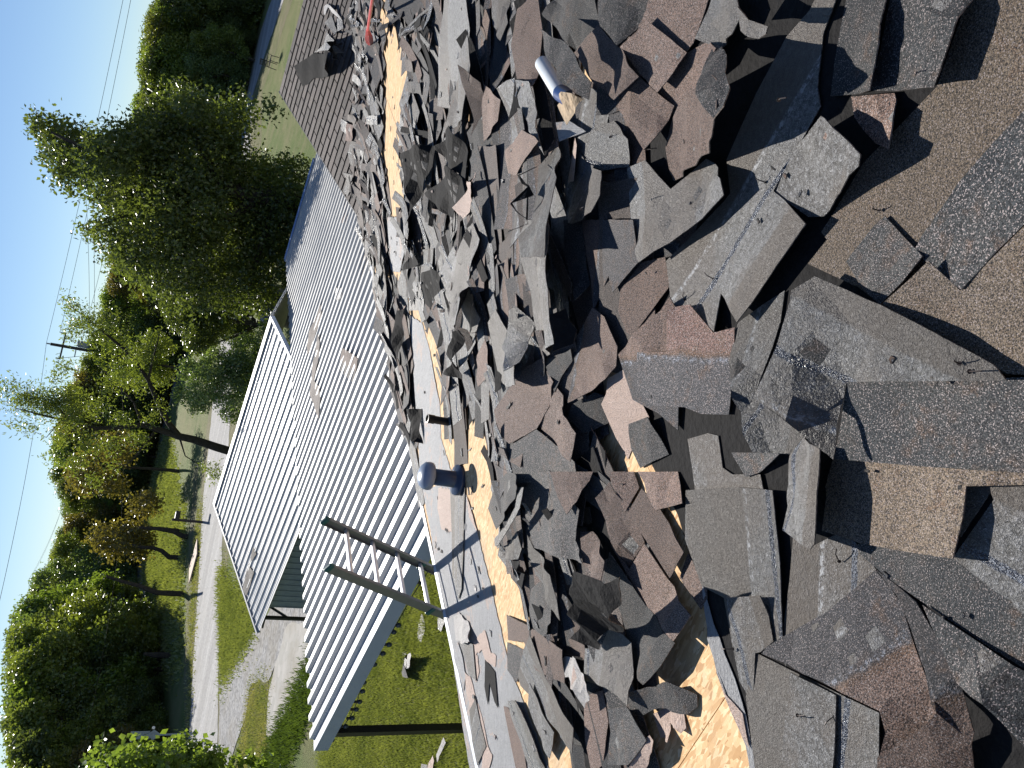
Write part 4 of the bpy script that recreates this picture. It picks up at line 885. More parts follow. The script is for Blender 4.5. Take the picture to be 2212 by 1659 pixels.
pc('a', 'U', [(1330, 1110), (1450, 1060), (1620, 1250), (1730, 1160), (1850, 1050), (1910, 1080), (1950, 1180), (1975, 1290), (1730, 1520), (1510, 1662), (1409, 1735), (1375, 1600), (1350, 1350)], 'upturned shingle with a narrow bright line beside the brown stack', line=((1360, 1140), (1425, 1690)), lift={6: .06, 7: .07, 8: .06, 9: .05, 10: .05})
pc('a', 'U', [(1060, 1030), (1090, 860), (1130, 830), (1240, 800), (1330, 920), (1340, 1100), (1160, 1130), (1060, 1080)], 'grey upturned scrap with a staple in the upper middle', line=((1060, 1050), (1280, 1120)), lift={4: .03})
pc('a', 'V', [(905, 1460), (960, 1310), (1010, 1000), (1060, 1080), (1160, 1130), (1150, 1290), (1090, 1400), (960, 1480)], 'rounded grey upturned scrap with dotted tape', line=((970, 1440), (1080, 1190)), lift={5: .07, 6: .07, 4: .05, 7: .03})
P_('a', [(880, 930), (960, 900), (1010, 960), (1000, 1080), (990, 1200), (930, 1210), (905, 1060)], 'pink paper patch showing beside the grey scraps')
pc('a', 'S', [(858, 810), (950, 800), (1060, 870), (960, 905), (880, 935)], 'silver felt scrap above the pink patch', 'roofing felt', name='roofing_felt', t=.002, group=None)
pc('a', 'V', [(740, 1100), (860, 960), (850, 1170), (830, 1300), (790, 1500), (780, 1700), (640, 1700), (620, 1560), (700, 1480), (730, 1280)], 'long upturned shingle with dark tape beside the black gap', line=((730, 1110), (690, 1620)), lift={2: .08, 3: .10, 4: .10, 5: .1})
pc('a', 'X', [(610, 1160), (735, 1100), (725, 1290), (690, 1480), (560, 1530), (580, 1350)], 'dark curled flap left of the long upturned shingle', lift={0: .1, 4: .1, 5: .12})
pc('a', 'B', [(1290, 305), (1420, 150), (1455, 60), (1480, -60), (1890, -60), (1830, 130), (1770, 285), (1720, 345), (1600, 480), (1400, 400)], 'brown shingle at the top under the dark tabs')
pc('a', 'B', [(1530, 612), (1640, 440), (1715, 355), (1880, 270), (1925, 320), (1850, 480), (1790, 640), (1640, 760), (1600, 720)], 'dark brown shingle corner beside the rolled sheet', lift={4: .06, 5: .06})
pc('a', 'B', [(1415, 512), (1530, 614), (1645, 700), (1612, 790), (1530, 900), (1445, 992), (1350, 850), (1252, 702)], 'lowest brown tab of the diamond stack', lift={4: .04, 5: .04, 6: .03})
pc('a', 'B', [(1282, 312), (1455, 135), (1500, 170), (1620, 262), (1722, 347), (1640, 470), (1530, 612), (1415, 495)], 'right brown tab of the diamond stack', lift={5: .03, 6: .03, 0: .02})
pc('a', 'B', [(983, 352), (1140, 165), (1256, 300), (1300, 330), (1412, 508), (1335, 580), (1248, 662), (1100, 545)], 'left brown tab of the diamond stack', lift={5: .04, 6: .05, 7: .04})
pc('a', 'K', [(755, 95), (860, -60), (1100, -60), (1142, 168), (1000, 340), (920, 278)], 'dark tab in the shade at the very top', lift={0: .05, 5: .05})  # charcoal on both tabs paints in a shadow cast from out of view
pc('a', 'K', [(1130, -60), (1470, -60), (1455, 130), (1258, 300), (1146, 172)], 'second dark tab in the shade at the very top', lift={3: .05, 4: .03})
pc('a', 'K', [(770, 195), (920, 280), (985, 362), (1100, 545), (1085, 660), (1000, 622), (880, 530), (800, 370)], 'charcoal shingle bending over the white bottle', lift={0: .12, 1: .10, 2: .08, 3: .05, 4: .06, 5: .12, 6: .14, 7: .14})
pc('a', 'B', [(1640, 702), (1740, 590), (1845, 465), (1900, 520), (1900, 700), (1870, 900), (1855, 1010), (1740, 1100), (1620, 1195), (1590, 1130), (1562, 980), (1600, 800)], 'rolled reddish brown shingle curling over its own shadow', lift={1: .08, 2: .13, 3: .19, 4: .21, 5: .19, 6: .13, 7: .07, 0: .03}, wob=0.0)
pc('o', 'K', [(2815, 270), (2870, 180), (2905, 200), (2900, 300), (2870, 420), (2830, 470)], 'dark torn flap beside the rolled shingle', lift={2: .05, 3: .08, 4: .07})
pc('d', 'U', [(90, 230), (180, 60), (225, -60), (345, -60), (365, 100), (310, 200), (240, 292)], 'smooth grey upturned tab at the top', lift={4: .04, 5: .04, 3: .04})
pc('d', 'U', [(362, 40), (430, 120), (550, 160), (535, 205), (490, 235), (430, 222), (395, 165)], 'small curled grey tongue catching the sun', lift={0: .05, 1: .06, 2: .10, 3: .10, 4: .08, 5: .07})
pc('e', 'R', [(95, 345), (160, 330), (230, 318), (372, 487), (497, 455), (492, 640), (470, 900), (460, 975), (300, 970), (200, 930), (0, 920), (-90, 800), (-90, 600), (90, 600)], 'reddish shingle with a dark speckled lower half', line=((0, 600), (500, 625)), lift={0: .02})
pc('e', 'V', [(210, 1120), (330, 1085), (392, 1100), (420, 1290), (480, 1330), (650, 1330), (705, 1590), (730, 1700), (270, 1700), (250, 1400)], 'mottled grey upturned shingle left of the black hollow', line=None)
pc('e', 'K', [(475, 1200), (600, 1200), (765, 1207), (640, 1320), (560, 1345), (490, 1230)], 'small charcoal triangle below the bending sheet', lift={2: .03})
pc('f', 'U', [(200, -40), (500, -60), (720, -40), (770, 400), (785, 850), (700, 895), (600, 930), (560, 1180), (480, 900), (430, 600), (300, 530), (200, 250)], 'wide mottled grey upturned shingle with blue tape', line=((685, -20), (755, 850)))
pc('f', 'V', [(440, 600), (640, 590), (690, 700), (720, 860), (640, 925), (610, 930), (600, 1230), (520, 1100), (470, 850)], 'grey shingle with a short slot lying on the mottled one', line=((455, 600), (575, 1240)), lift={0: .015, 1: .02})
pc('f', 'V', [(840, 235), (960, 290), (1140, 200), (1230, 290), (1335, 432), (1190, 560), (1050, 690), (900, 790), (780, 860), (792, 740), (820, 500)], 'brownish upturned strip with flaky tape', line=((1170, 230), (1160, 570)))
pc('f', 'U', [(610, 925), (800, 1020), (1160, 1190), (1360, 1285), (1350, 1760), (640, 1760), (590, 1400), (560, 1190)], 'large plain grey upturned shingle at the bottom', line=((1140, 1190), (1085, 1700)))
pc('f', 'V', [(822, 1045), (1100, 1180), (1090, 1500), (1070, 1760), (760, 1760), (790, 1300)], 'second grey upturned layer with black specks at the bottom', lift={0: .01})
pc('f', 'B', [(1340, 432), (1460, 520), (1580, 622), (1700, 820), (1830, 1030), (1872, 1200), (1925, 1400), (1930, 1760), (1340, 1760), (1345, 1545), (1640, 1350), (1702, 1285), (1620, 1000), (1540, 750), (1470, 590)], 'bent brown shingle below the diagonal one', line=((1870, 1180), (1700, 1280)), lift={8: .05, 9: .07, 10: .08, 11: .08, 6: .03})
pc('f', 'K', [(1630, 640), (1900, 820), (2330, 1080), (2330, 1560), (2212, 1440), (2000, 1230), (1850, 1100), (1720, 830)], 'dark shingle strip falling off to the lower right corner', lift={4: .05, 5: .06})
pc('o', 'U', [(3840, 1940), (3960, 1930), (4200, 1915), (4200, 2480), (4080, 2445), (3797, 2230), (3830, 2180), (3963, 1990), (3950, 1960), (3830, 2140)], 'smooth grey shingle with a long slot at the right edge', line=((3900, 2230), (4190, 2400)))
pc('f', 'K', [(1222, 285), (1300, 245), (1560, 300), (1790, 368), (2000, 540), (2340, 760), (2340, 1110), (2000, 900), (1640, 650), (1560, 595), (1400, 480), (1242, 345)], 'charcoal shingle with a rusty lower edge at the right', line=None)
pc('o', 'T', [(3296, 1980), (3292, 1937), (3323, 1822), (3600, 1850), (4190, 1890), (4190, 1930), (3850, 1937), (3838, 2060), (3800, 2225), (3600, 2195), (3436, 2163), (3363, 2138), (3280, 2115)], 'tan granule half of the big two tone shingle at the right', lift={7: .03, 8: .03, 6: .02})
pc('f', 'B', [(690, 892), (860, 790), (1050, 682), (1190, 560), (1332, 437), (1420, 540), (1490, 640), (1560, 860), (1640, 1080), (1702, 1290), (1640, 1362), (1500, 1450), (1352, 1542), (1355, 1275), (1160, 1182), (900, 1050), (658, 932)], 'diagonal shingle with a pinkish brown lower half', line=((1565, 850), (1215, 1100)), lift={16: .05, 15: .05, 14: .06, 13: .06, 12: .06, 0: .03})
pc('e', 'U', [(520, 425), (660, 320), (790, 235), (765, 420), (715, 580), (655, 740), (612, 870), (760, 985), (912, 1108), (885, 1180), (830, 1212), (720, 1205), (600, 1197), (540, 1080), (480, 880), (462, 660), (490, 500)], 'upturned sheet bending down into the black hollow', lift={12: .05, 13: .07, 14: .07, 15: .03}, line=((790, 240), (720, 570)), wob=0.0)
pc('o', 'U', [(3155, 1812), (3209, 1745), (3272, 1785), (3268, 1890), (3259, 1985), (3249, 2167), (3232, 2188), (3122, 2112), (3140, 1980)], 'narrow raised grey strip in the bottom middle', line=((3175, 1830), (3160, 2130)), lift={0: .02, 3: .06, 4: .07, 5: .07, 6: .07, 7: .04, 2: .05})
pc('e', 'U', [(772, 470), (830, 235), (970, 150), (1110, 210), (1370, 322), (1700, 490), (2050, 680), (2125, 770), (1640, 775), (1162, 780), (1140, 900), (1102, 1140), (1084, 1242), (975, 1162), (800, 1010), (608, 876), (680, 720), (742, 572)], 'large kite shaped upturned shingle with dark blue tape', line=((780, 490), (1270, 790)), lift={13: .10, 14: .14, 15: .14, 16: .12, 12: .05, 17: .08, 0: .06, 1: .03, 4: .02, 5: .02}, wob=0.003, gap=0.03)
pc('o', 'K', [(3376, 1520), (3700, 1515), (4190, 1500), (4190, 1888), (3960, 1880), (3600, 1852), (3323, 1828), (3343, 1756)], 'dark speckled half of the big two tone shingle at the right', lift={0: .01}, cell=0.12)

strew(260, 0.0, 5.2, 0.0, 12.0, (0.02, 0.07), (0.01, 0.03), ['K', 'B', 'U', 'P', 'C', 'V'], 1.5, 1250, 0.15, True)
strew(18, 0.3, 1.6, 0.4, 2.6, (0.006, 0.02), (0.005, 0.012), ['K', 'B', 'V'], 1.5, 2300, 0.02, True)
strewn('crumb_debris', 'crumbs of shingle and paper strewn over the roof')

# ================================================================== FLAT SCRAPS ON OTHER SURFACES
FR['r'] = (900, 1000, 3.687); FR['z'] = (1300, 2300, 3.687); FR['y'] = (1250, 2610, 2.115)
def flat(fr, kind, pts, o, n, label, lift=None, t=0.005, name='torn_shingle', cat='shingle', group=None, line=None, cell=0.12, wob=0.01, jag=0.0):
    n = n.normalized(); u = n.orthogonal().normalized(); w = n.cross(u); D = [FD(fr, x, y) for x, y in pts]; lf = [0.0]*len(D)
    for k, v in (lift or {}).items(): lf[k] = v
    P = [hit_plane(x, y, o+n*l, n)-n*l-o for (x, y), l in zip(D, lf)]; ab = [(p.dot(u), p.dot(w)) for p in P]
    pa, pb = zip(*ab); bm = bmesh.new(); rr2 = random.Random(len(label)); out = []
    for i in range(len(ab)):
        (x1, y1), (x2, y2) = ab[i], ab[(i+1) % len(ab)]; out.append(ab[i]); L = math.hypot(x2-x1, y2-y1) or 1
        k = int(L/0.06) if jag else 0
        for q in range(1, min(k, 12)):
            f = q/min(k, 12); j = rr2.uniform(-jag, jag); out.append((x1+(x2-x1)*f-(y2-y1)/L*j, y1+(y2-y1)*f+(x2-x1)/L*j))
    f = bm.faces.new([bm.verts.new((a, b, 0)) for a, b in out]); bm.normal_update()
    if f.normal.z < 0: f.normal_flip()
    A_ = np.array(out)
    for ax in (0, 1):
        lo, hi = A_[:, ax].min(), A_[:, ax].max(); k = min(14, int((hi-lo)/cell))
        for q in range(1, k+1):
            c = [0, 0, 0]; no = [0, 0, 0]; c[ax] = lo+(hi-lo)*q/(k+1); no[ax] = 1
            bmesh.ops.bisect_plane(bm, geom=bm.verts[:]+bm.edges[:]+bm.faces[:], plane_co=c, plane_no=no)
    bmesh.ops.triangulate(bm, faces=[f for f in bm.faces if len(f.verts) > 4])
    va = np.array([v.co.x for v in bm.verts]); vb = np.array([v.co.y for v in bm.verts]); h = idw(va, vb, pa, pb, lf)+wob*(1+np.sin(va*7+1)*np.cos(vb*9))
    uvd = []; 
    if line: L0, L1 = [(lambda p: ((p-o).dot(u), (p-o).dot(w)))(hit_plane(*FD(fr, *z), o, n)) for z in line]
    for i, v in enumerate(bm.verts):
        if line:
            dx, dy = L1[0]-L0[0], L1[1]-L0[1]; l = math.hypot(dx, dy); uvd.append((((va[i]-L0[0])*dx+(vb[i]-L0[1])*dy)/l, ((va[i]-L0[0])*-dy+(vb[i]-L0[1])*dx)/l))
        else: uvd.append((va[i], vb[i]-9))
        v.co = o+u*va[i]+w*vb[i]+n*h[i]
    it = iter(range(len(uvd))); ob = finish(name, bm, mats_of(kind), t, lambda p_: uvd[next(it)]); bm.free(); return tag(ob, label, cat, group)
Zu = Vector((0, 0, 1)); PO = Vector((0, 0, PZ+0.0)) + Vector((0, 0, 0.0))
PO = Vector((0, 0, PZ+0.012))
flat('q', 'B', [(695, 30), (920, 185), (895, 370), (865, 555), (640, 350), (660, 200)], PO, Zu, 'brown two tone shingle lying askew on the white porch roof', line=((890, 360), (655, 205)), lift={0: .02, 1: .03})
flat('r', 'G', [(1405, 790), (1412, 960), (1380, 1090), (1340, 1190), (1260, 1420), (1208, 1520), (1196, 1400), (1225, 1200), (1330, 960)], PO, Zu, 'long grey shingle strip on the porch roof, nearer the carport', line=((1400, 900), (1210, 1420)))
flat('q', 'G', [(320, -180), (362, -60), (330, 230), (268, 500), (340, 600), (362, 720), (352, 1050), (325, 1065), (205, 690), (222, 480), (260, 200)], PO, Zu, 'long bent grey shingle strip on the porch roof, pointed at its near end', lift={0: .03, 7: .03})
flat('r', 'G', [(2000, 30), (2130, -60), (2140, 20), (2100, 150), (2050, 300), (2000, 430), (1970, 300), (1975, 130)], PO, Zu, 'grey shingle strip slid onto the porch roof below the heap')
flat('r', 'C', [(1600, 560), (1625, 520), (1650, 560), (1690, 540), (1690, 620), (1715, 640), (1700, 690), (1650, 730), (1620, 710), (1595, 690), (1615, 630)], PO, Zu, 'small white paper scrap alone on the porch roof', name='paper_scrap', cat='paper scrap', t=.002, jag=0.02, lift={4: .04, 7: .04})
flat('r', 'C', [(1920, 1360), (1955, 1360), (1960, 1420), (1925, 1460)], PO, Zu, 'tiny white paper scrap near the brown shingle on the porch roof', name='paper_scrap', cat='paper scrap', t=.002, jag=0.01)
flat('n', 'R', [(1215, 1400), (1290, 1440), (1250, 1659), (1240, 1800), (1160, 1800), (1195, 1560)], PO, Zu, 'reddish brown shingle strip on the far end of the porch roof')
CO = AZp(CA0, CB0, CZ)+upC*0.02
flat('i', 'G', [(300, 400), (318, 440), (300, 470), (270, 500), (305, 545), (262, 680), (240, 640), (262, 540), (285, 470)], CO, upC, 'grey shingle strip lying on the carport roof')
# on the intact wing
WO = WP(0, WB0, 0.018)
flat('m', 'X', [(450, 970), (600, 880), (740, 785), (985, 755), (940, 950), (962, 1140), (850, 1155), (750, 1150), (650, 1240), (580, 1270)], WO, WN, 'large black tarry scrap on the intact shingles', lift={0: .0, 3: .30, 4: .30, 5: .10}, line=None)
flat('m', 'X', [(1030, 560), (1120, 530), (1200, 640), (1242, 790), (1130, 885), (1030, 870), (1015, 700)], WO, WN, 'smaller black scrap beside the large one on the intact shingles', lift={0: .2, 6: .25, 5: .2})
flat('m', 'U', [(820, 310), (1000, 550), (1027, 700), (980, 758), (890, 742), (750, 775), (900, 650), (940, 480)], WO, WN, 'smooth grey upturned scrap between the two black scraps', lift={2: .3, 3: .3})
flat('m', 'V', [(900, 340), (1000, 230), (1095, 460), (1030, 545)], WO, WN, 'brownish grey scrap at the top of the intact shingles', lift={3: .12})
flat('m', 'U', [(1080, 270), (1160, 280), (1180, 420), (1100, 470)], WO, WN, 'small bluish grey scrap below the looping paper strip')
flat('m', 'C', [(900, 100), (950, 60), (1020, 120), (1160, 290), (1150, 310), (1080, 240), (960, 110), (910, 230), (895, 200)], WO, WN, 'looping pale paper strip on the intact shingles', name='paper_scrap', cat='paper scrap', t=.002, lift={2: .05, 4: .05})
flat('n', 'U', [(1140, 270), (1250, 330), (1230, 500), (1150, 440)], WO, WN, 'small grey scrap left of the bent dark shingle', lift={1: .05})
flat('n', 'R', [(1240, 340), (1340, 370), (1300, 610), (1200, 590)], WO, WN, 'small reddish scrap lying across the grey ones at the intact edge', lift={0: .05, 1: .06})
flat('n', 'G', [(1150, 240), (1250, 205), (1350, 230), (1400, 300), (1390, 440), (1330, 330), (1240, 330)], WO, WN, 'bent dark shingle arching up at the edge of the intact shingles', lift={1: .12, 2: .18, 3: .2, 4: .1})
flat('n', 'V', [(1290, 600), (1380, 610), (1540, 660), (1620, 900), (1560, 1080), (1400, 1010), (1290, 950), (1240, 760)], WO, WN, 'grey scrap with a chalky dotted line at the valley', line=((1340, 800), (1580, 900)), lift={3: .03})
flat('n', 'V', [(1170, 1060), (1340, 1100), (1300, 1300), (1240, 1410), (1180, 1340), (1215, 1160)], WO, WN, 'grey scrap hanging at the corner of the intact shingles')
flat('n', 'U', [(1350, 1090), (1560, 1080), (1480, 1250), (1420, 1400), (1310, 1300)], WO, WN, 'light grey scrap beside the corner of the intact shingles', line=((1400, 1330), (1500, 1090)), lift={1: .05, 2: .05})
flat('n', 'U', [(1410, 330), (1550, 350), (1640, 420), (1660, 640), (1560, 640), (1400, 560)], WO, WN, 'pale grey upturned scrap above the valley heap', line=((1410, 380), (1540, 440)), lift={2: .05, 3: .05})
flat('m', 'V', [(1480, 730), (1590, 740), (1590, 830), (1500, 800)], WO, WN, 'small grey scrap at the tip of the red shovel', lift={1: .05})
# on the lawn
GO = Vector((0, 0, 0.05))
flat('z', 'U', [(1075, 950), (1140, 1070), (1215, 1215), (1190, 1330), (1150, 1260), (1050, 1050)], GO, Zu, 'grey shingle strip on the lawn near the porch shadow', lift={2: .12, 3: .15})
flat('z', 'B', [(1035, 1060), (1110, 1170), (1175, 1310), (1215, 1480), (1130, 1460), (1110, 1300), (1035, 1150)], GO, Zu, 'brown folded shingle on the lawn below the grey strip', lift={3: .14, 4: .05, 2: .15})
flat('z', 'C', [(1260, 1110), (1275, 1150), (1235, 1335), (1180, 1320), (1210, 1190)], GO, Zu, 'white scrap standing in the folded shingle on the lawn', lift={0: .2, 1: .2, 2: .15}, name='paper_scrap', cat='paper scrap', t=.003)
flat('z', 'U', [(1180, 1330), (1245, 1330), (1272, 1360), (1215, 1465)], GO, Zu, 'grey torn end of the folded shingle on the lawn', lift={0: .15, 1: .12})
flat('z', 'C', [(1410, 540), (1440, 630), (1455, 740), (1440, 830), (1400, 960), (1350, 890), (1360, 740), (1380, 600)], GO, Zu, 'white paper strip lying alone on the lawn', name='paper_scrap', cat='paper scrap', t=.003, jag=0.02, lift={0: .04})
flat('z', 'U', [(1650, 500), (1740, 560), (1750, 640), (1700, 800), (1650, 760), (1640, 620)], GO, Zu, 'grey shingle on the lawn behind the ladder foot', line=((1700, 540), (1670, 780)))
flat('y', 'C', [(1095, 693), (1112, 740), (1075, 830), (1045, 905), (1040, 840), (1075, 750)], GO, Zu, 'narrow pale scrap on the lawn beside the black post', name='paper_scrap', cat='paper scrap', t=.003, jag=0.015)
flat('y', 'P', [(1005, 845), (1018, 890), (1000, 1000), (960, 1000), (965, 920)], GO, Zu, 'pinkish scrap on the lawn at the lower left', name='paper_scrap', cat='paper scrap', t=.003, jag=0.015)
flat('y', 'V', [(915, 915), (960, 925), (960, 1000), (905, 1000)], GO, Zu, 'grey scrap beside the pinkish one on the lawn')

# ================================================================== LADDER
zl = EAVE_Z
F1, F2 = hit_z(946, 1207, zl), hit_z(962, 1317, zl); b1, b2 = F1.dot(Bh), F2.dot(Bh); aF = EAVE_A+0.07
r1 = ray(703, 1123); t1 = (b1-0)/r1.dot(Bh); T1 = EYE+r1*t1
Fm = AZp(aF, b1, zl+0.02); up = (T1-Fm); LL = up.length; up.normalize()
ladder = empty('ladder', AZp(aF+0.5, (b1+b2)/2, 0)); tag(ladder, 'aluminium extension ladder leaning on the gutter with its top standing above the roof', 'ladder')
side = Bh; dep = side.cross(up).normalized()
down = (Fm.z-0.02)/up.z
for bb in (b1, b2):
    f0 = AZp(aF, bb, zl+0.02); s0 = f0-up*down
    mb = MB(); s = 1 if bb == b1 else -1
    mb.box(s0-dep*0.042-side*0.003, side*0.006, dep*0.084, up*(down+LL)); mb.box(s0-dep*0.042, -side*0.028*s, dep*0.006, up*(down+LL)); mb.box(s0+dep*0.036, -side*0.028*s, dep*0.006, up*(down+LL))
    mb.build('rail', M['alu'], ladder)
    mb = MB(); tp = f0+up*LL; mb.cbox(tp+up*0.004-side*0.012*s, 0.036, 0.092, 0.05, side, dep, up); mb.build('end_cap', M['teal'], ladder, bevel=0.012)
    mb = MB(); mb.cbox(f0+up*0.12-side*0.01*s-dep*0.01, 0.045, 0.1, 0.05, side, dep, up); mb.build('bracket', M['teal'], ladder, bevel=0.01)
    mb = MB(); mb.cbox(s0+Vector((0, 0, 0.02)), 0.06, 0.12, 0.05, Bh, Ah, Zu); mb.build('foot', M['black'], ladder)
k = 0; d = LL-0.235
while d > -down+0.2:
    mb = MB(); c0 = AZp(aF, b1, zl+0.02)+up*d
    mb.cbox(c0+Bh*((b2-b1)/2), abs(b2-b1)-0.01, 0.036, 0.030, Bh, dep, up); mb.build('rung', M['rungm'], ladder, bevel=0.008); d -= 0.305

# ================================================================== ROOF FITTINGS
def roofpt(x, y, h=0.0): return AB(*to_ab(x, y, h), h)
vb_ = roofpt(992, 1037, 0.02)
vent = MB(); vent.lathe(vb_, Zu, [(0.125, -0.02), (0.13, 0.02), (0.125, 0.035), (0.075, 0.045), (0.068, 0.06), (0.066, 0.28)], 28); vp = vent.build('vent_pipe', M['ventd'], house, smooth=True)
vc = MB(); vc.lathe(vb_, Zu, [(0.085, 0.25), (0.112, 0.255), (0.116, 0.275), (0.110, 0.31), (0.085, 0.338), (0.045, 0.354), (0.01, 0.357)], 28); vc.build('vent_cap', M['vent'], vp, smooth=True)
bp = roofpt(977, 913, 0.0); mb = MB(); mb.lathe(bp, Zu, [(0.034, -0.02), (0.034, 0.17), (0.039, 0.172), (0.039, 0.235), (0.030, 0.236), (0.028, 0.2)], 20); mb.build('plumbing_pipe', M['black'], house, smooth=False)

# red shovel standing in the heap
sh = empty('shovel', roofpt(*FD('m', 1540, 620), 0.1)); tag(sh, 'red handled tool standing in the scraps at the top of the roof', 'tool')
q0 = roofpt(*FD('m', 1530, 440), 0.32); q1 = roofpt(*FD('m', 1600, 0), 0.62); q2 = q1+(q1-q0)*0.6; qb = roofpt(*FD('m', 1570, 690), 0.08)
mb = MB(); mb.tube([q0, q1, q2], [0.016]*3, 12); mb.build('handle', M['red'], sh, smooth=True)
mb = MB(); ax = (qb-q0).normalized(); sx = ax.cross((EYE-q0).normalized()).normalized(); nn = ax.cross(sx)
vs = []
for i in range(6):
    f = i/5; c = q0.lerp(qb, f); w = [0.02, 0.032, 0.05, 0.055, 0.045, 0.02][i]
    vs += [c-sx*w+nn*0.012, c+nn*-0.004, c+sx*w+nn*0.012, c+sx*w*0.9+nn*0.018, c+nn*0.003, c-sx*w*0.9+nn*0.018]
fs = [tuple(i*6+j if k == 0 else i*6+(j+1) % 6 if k == 1 else (i+1)*6+(j+1) % 6 if k == 2 else (i+1)*6+j for k in range(4)) for i in range(5) for j in range(6)]+[(5, 4, 3, 2, 1, 0), (30, 31, 32, 33, 34, 35)]
mesh_from('blade', vs, fs, M['red'], sh)
# white wrapper roll with navy band
wr = empty('wrapper', roofpt(*FD('a', 880, 600), 0.05)); tag(wr, 'white plastic wrapper with a navy band and torn tan end tucked under a charcoal shingle', 'wrapper')
def arcsheet(name, c0, c1, r, a0, a1, mat, t=0.002):
    ax = (c1-c0); L = ax.length; ax = ax.normalized(); u = RN-ax*RN.dot(ax); u.normalize(); w = ax.cross(u); vs = []; n = 14
    for e in (c0, c1):
        for rr_ in (r, r-t):
            for i in range(n+1):
                a = a0+(a1-a0)*i/n; vs.append(e+u*math.cos(a)*rr_+w*math.sin(a)*rr_)
    m_ = n+1; fs = []
    for i in range(n): fs += [(i, i+1, 2*m_+i+1, 2*m_+i), (m_+i+1, m_+i, 3*m_+i, 3*m_+i+1)]
    fs += [(0, 2*m_, 3*m_, m_), (n, m_+n, 3*m_+n, 2*m_+n)]
    return mesh_from(name, vs, fs, mat, wr, smooth=True)
def htop(fr, x, y):
    a_, b_ = to_ab(*FD(fr, x, y), 0.08); return float(HM[int((a_-GA0)/GRES), int((b_-GB0)/GRES)])
hw_ = max(htop('a', 800, 470), htop('a', 890, 600), htop('a', 950, 640))+0.035
w0, w1, w2 = roofpt(*FD('a', 765, 420), hw_), roofpt(*FD('a', 885, 615), hw_), roofpt(*FD('a', 945, 655), hw_)
arcsheet('body', w0, w1, 0.038, -2.3, 2.3, M['bottle']); arcsheet('navy_band', w1+(w1-w0)*0.001, w2, 0.0385, -2.3, 2.3, M['cyan'])
tp_ = flat('a', 'C', [(930, 610), (985, 620), (1062, 660), (1000, 760), (955, 830), (930, 770), (900, 700)], roofpt(*FD('a', 960, 700), hw_-0.02), RN, 'torn end', lift={0: .04, 1: .04}, t=.002, name='torn_end', cat=None, wob=0.015, cell=0.03)
tp_.data.materials[0] = M['tan']; tp_.data.materials[1] = M['tan']; tp_.data.materials[2] = M['tan']; del tp_['label']; tp_.parent = wr; tp_.matrix_parent_inverse = wr.matrix_world.inverted()
# roofing nails stuck in the upturned shingles
NAILS = [('d', 605, 600, 690, 575, 'beside the bright taped shingle'), ('d', 525, 1095, 470, 1070, 'on the bright tape band'), ('e', 360, 165, 310, 130, 'in the upper half of the taped shingle'), ('e', 190, 290, 185, 245, 'at the torn end of the shiny shingle'),
 ('e', 1825, 670, 1800, 650, 'near the tip of the kite shaped shingle'), ('e', 1885, 718, 1965, 714, 'at the very tip of the kite shaped shingle'), ('a', 1210, 905, 1255, 875, 'in the grey scrap with a staple'), ('a', 1020, 1385, 1060, 1345, 'in the rounded grey scrap'),
 ('a', 1460, 988, 1550, 982, 'below the lowest brown tab'), ('f', 480, 905, 410, 905, 'in the slotted grey shingle'), ('f', 860, 1300, 960, 1306, 'in the second grey layer at the bottom'), ('f', 1110, 385, 1095, 310, 'in the brownish upturned strip'), ('f', 1080, 1305, 1025, 1360, 'by the tape at the bottom'), ('d', 1210, 1265, 1170, 1250, 'on the tan sheet'),
 ('b', 555, 255, 545, 245, 'in the curved light grey strip'), ('b', 640, 530, 645, 495, 'in the pointed light grey piece'), ('b', 655, 705, 620, 708, 'under the pointed light grey piece'), ('b', 520, 1170, 560, 1172, 'in the grey strip by the vent pipe')]
for fr, x, y, x2, y2, w in NAILS:
    D0 = FD(fr, x, y); a_, b_ = to_ab(*D0, 0.06); i_, j_ = int((a_-GA0)/GRES), int((b_-GB0)/GRES); h0 = float(HM[min(max(i_, 0), GNA-1), min(max(j_, 0), GNB-1)])+0.006
    p0 = roofpt(*D0, h0); p1 = roofpt(*FD(fr, x2, y2), h0+0.022); dd = (p1-p0); 
    if dd.length > 0.05: p1 = p0+dd.normalized()*0.05
    mb = MB(); mb.tube([p0, p0.lerp(p1, .6)+RN*0.006, p1], 0.0017, 6); mb.lathe(p0-RN*0.001, (p1-p0).normalized(), [(0.0055, 0), (0.0055, 0.0012)], 10)
    tag(mb.build('roofing_nail', M['nail']), 'bent rusty roofing nail '+w, 'nail', 'roofing nails stuck in the scraps')

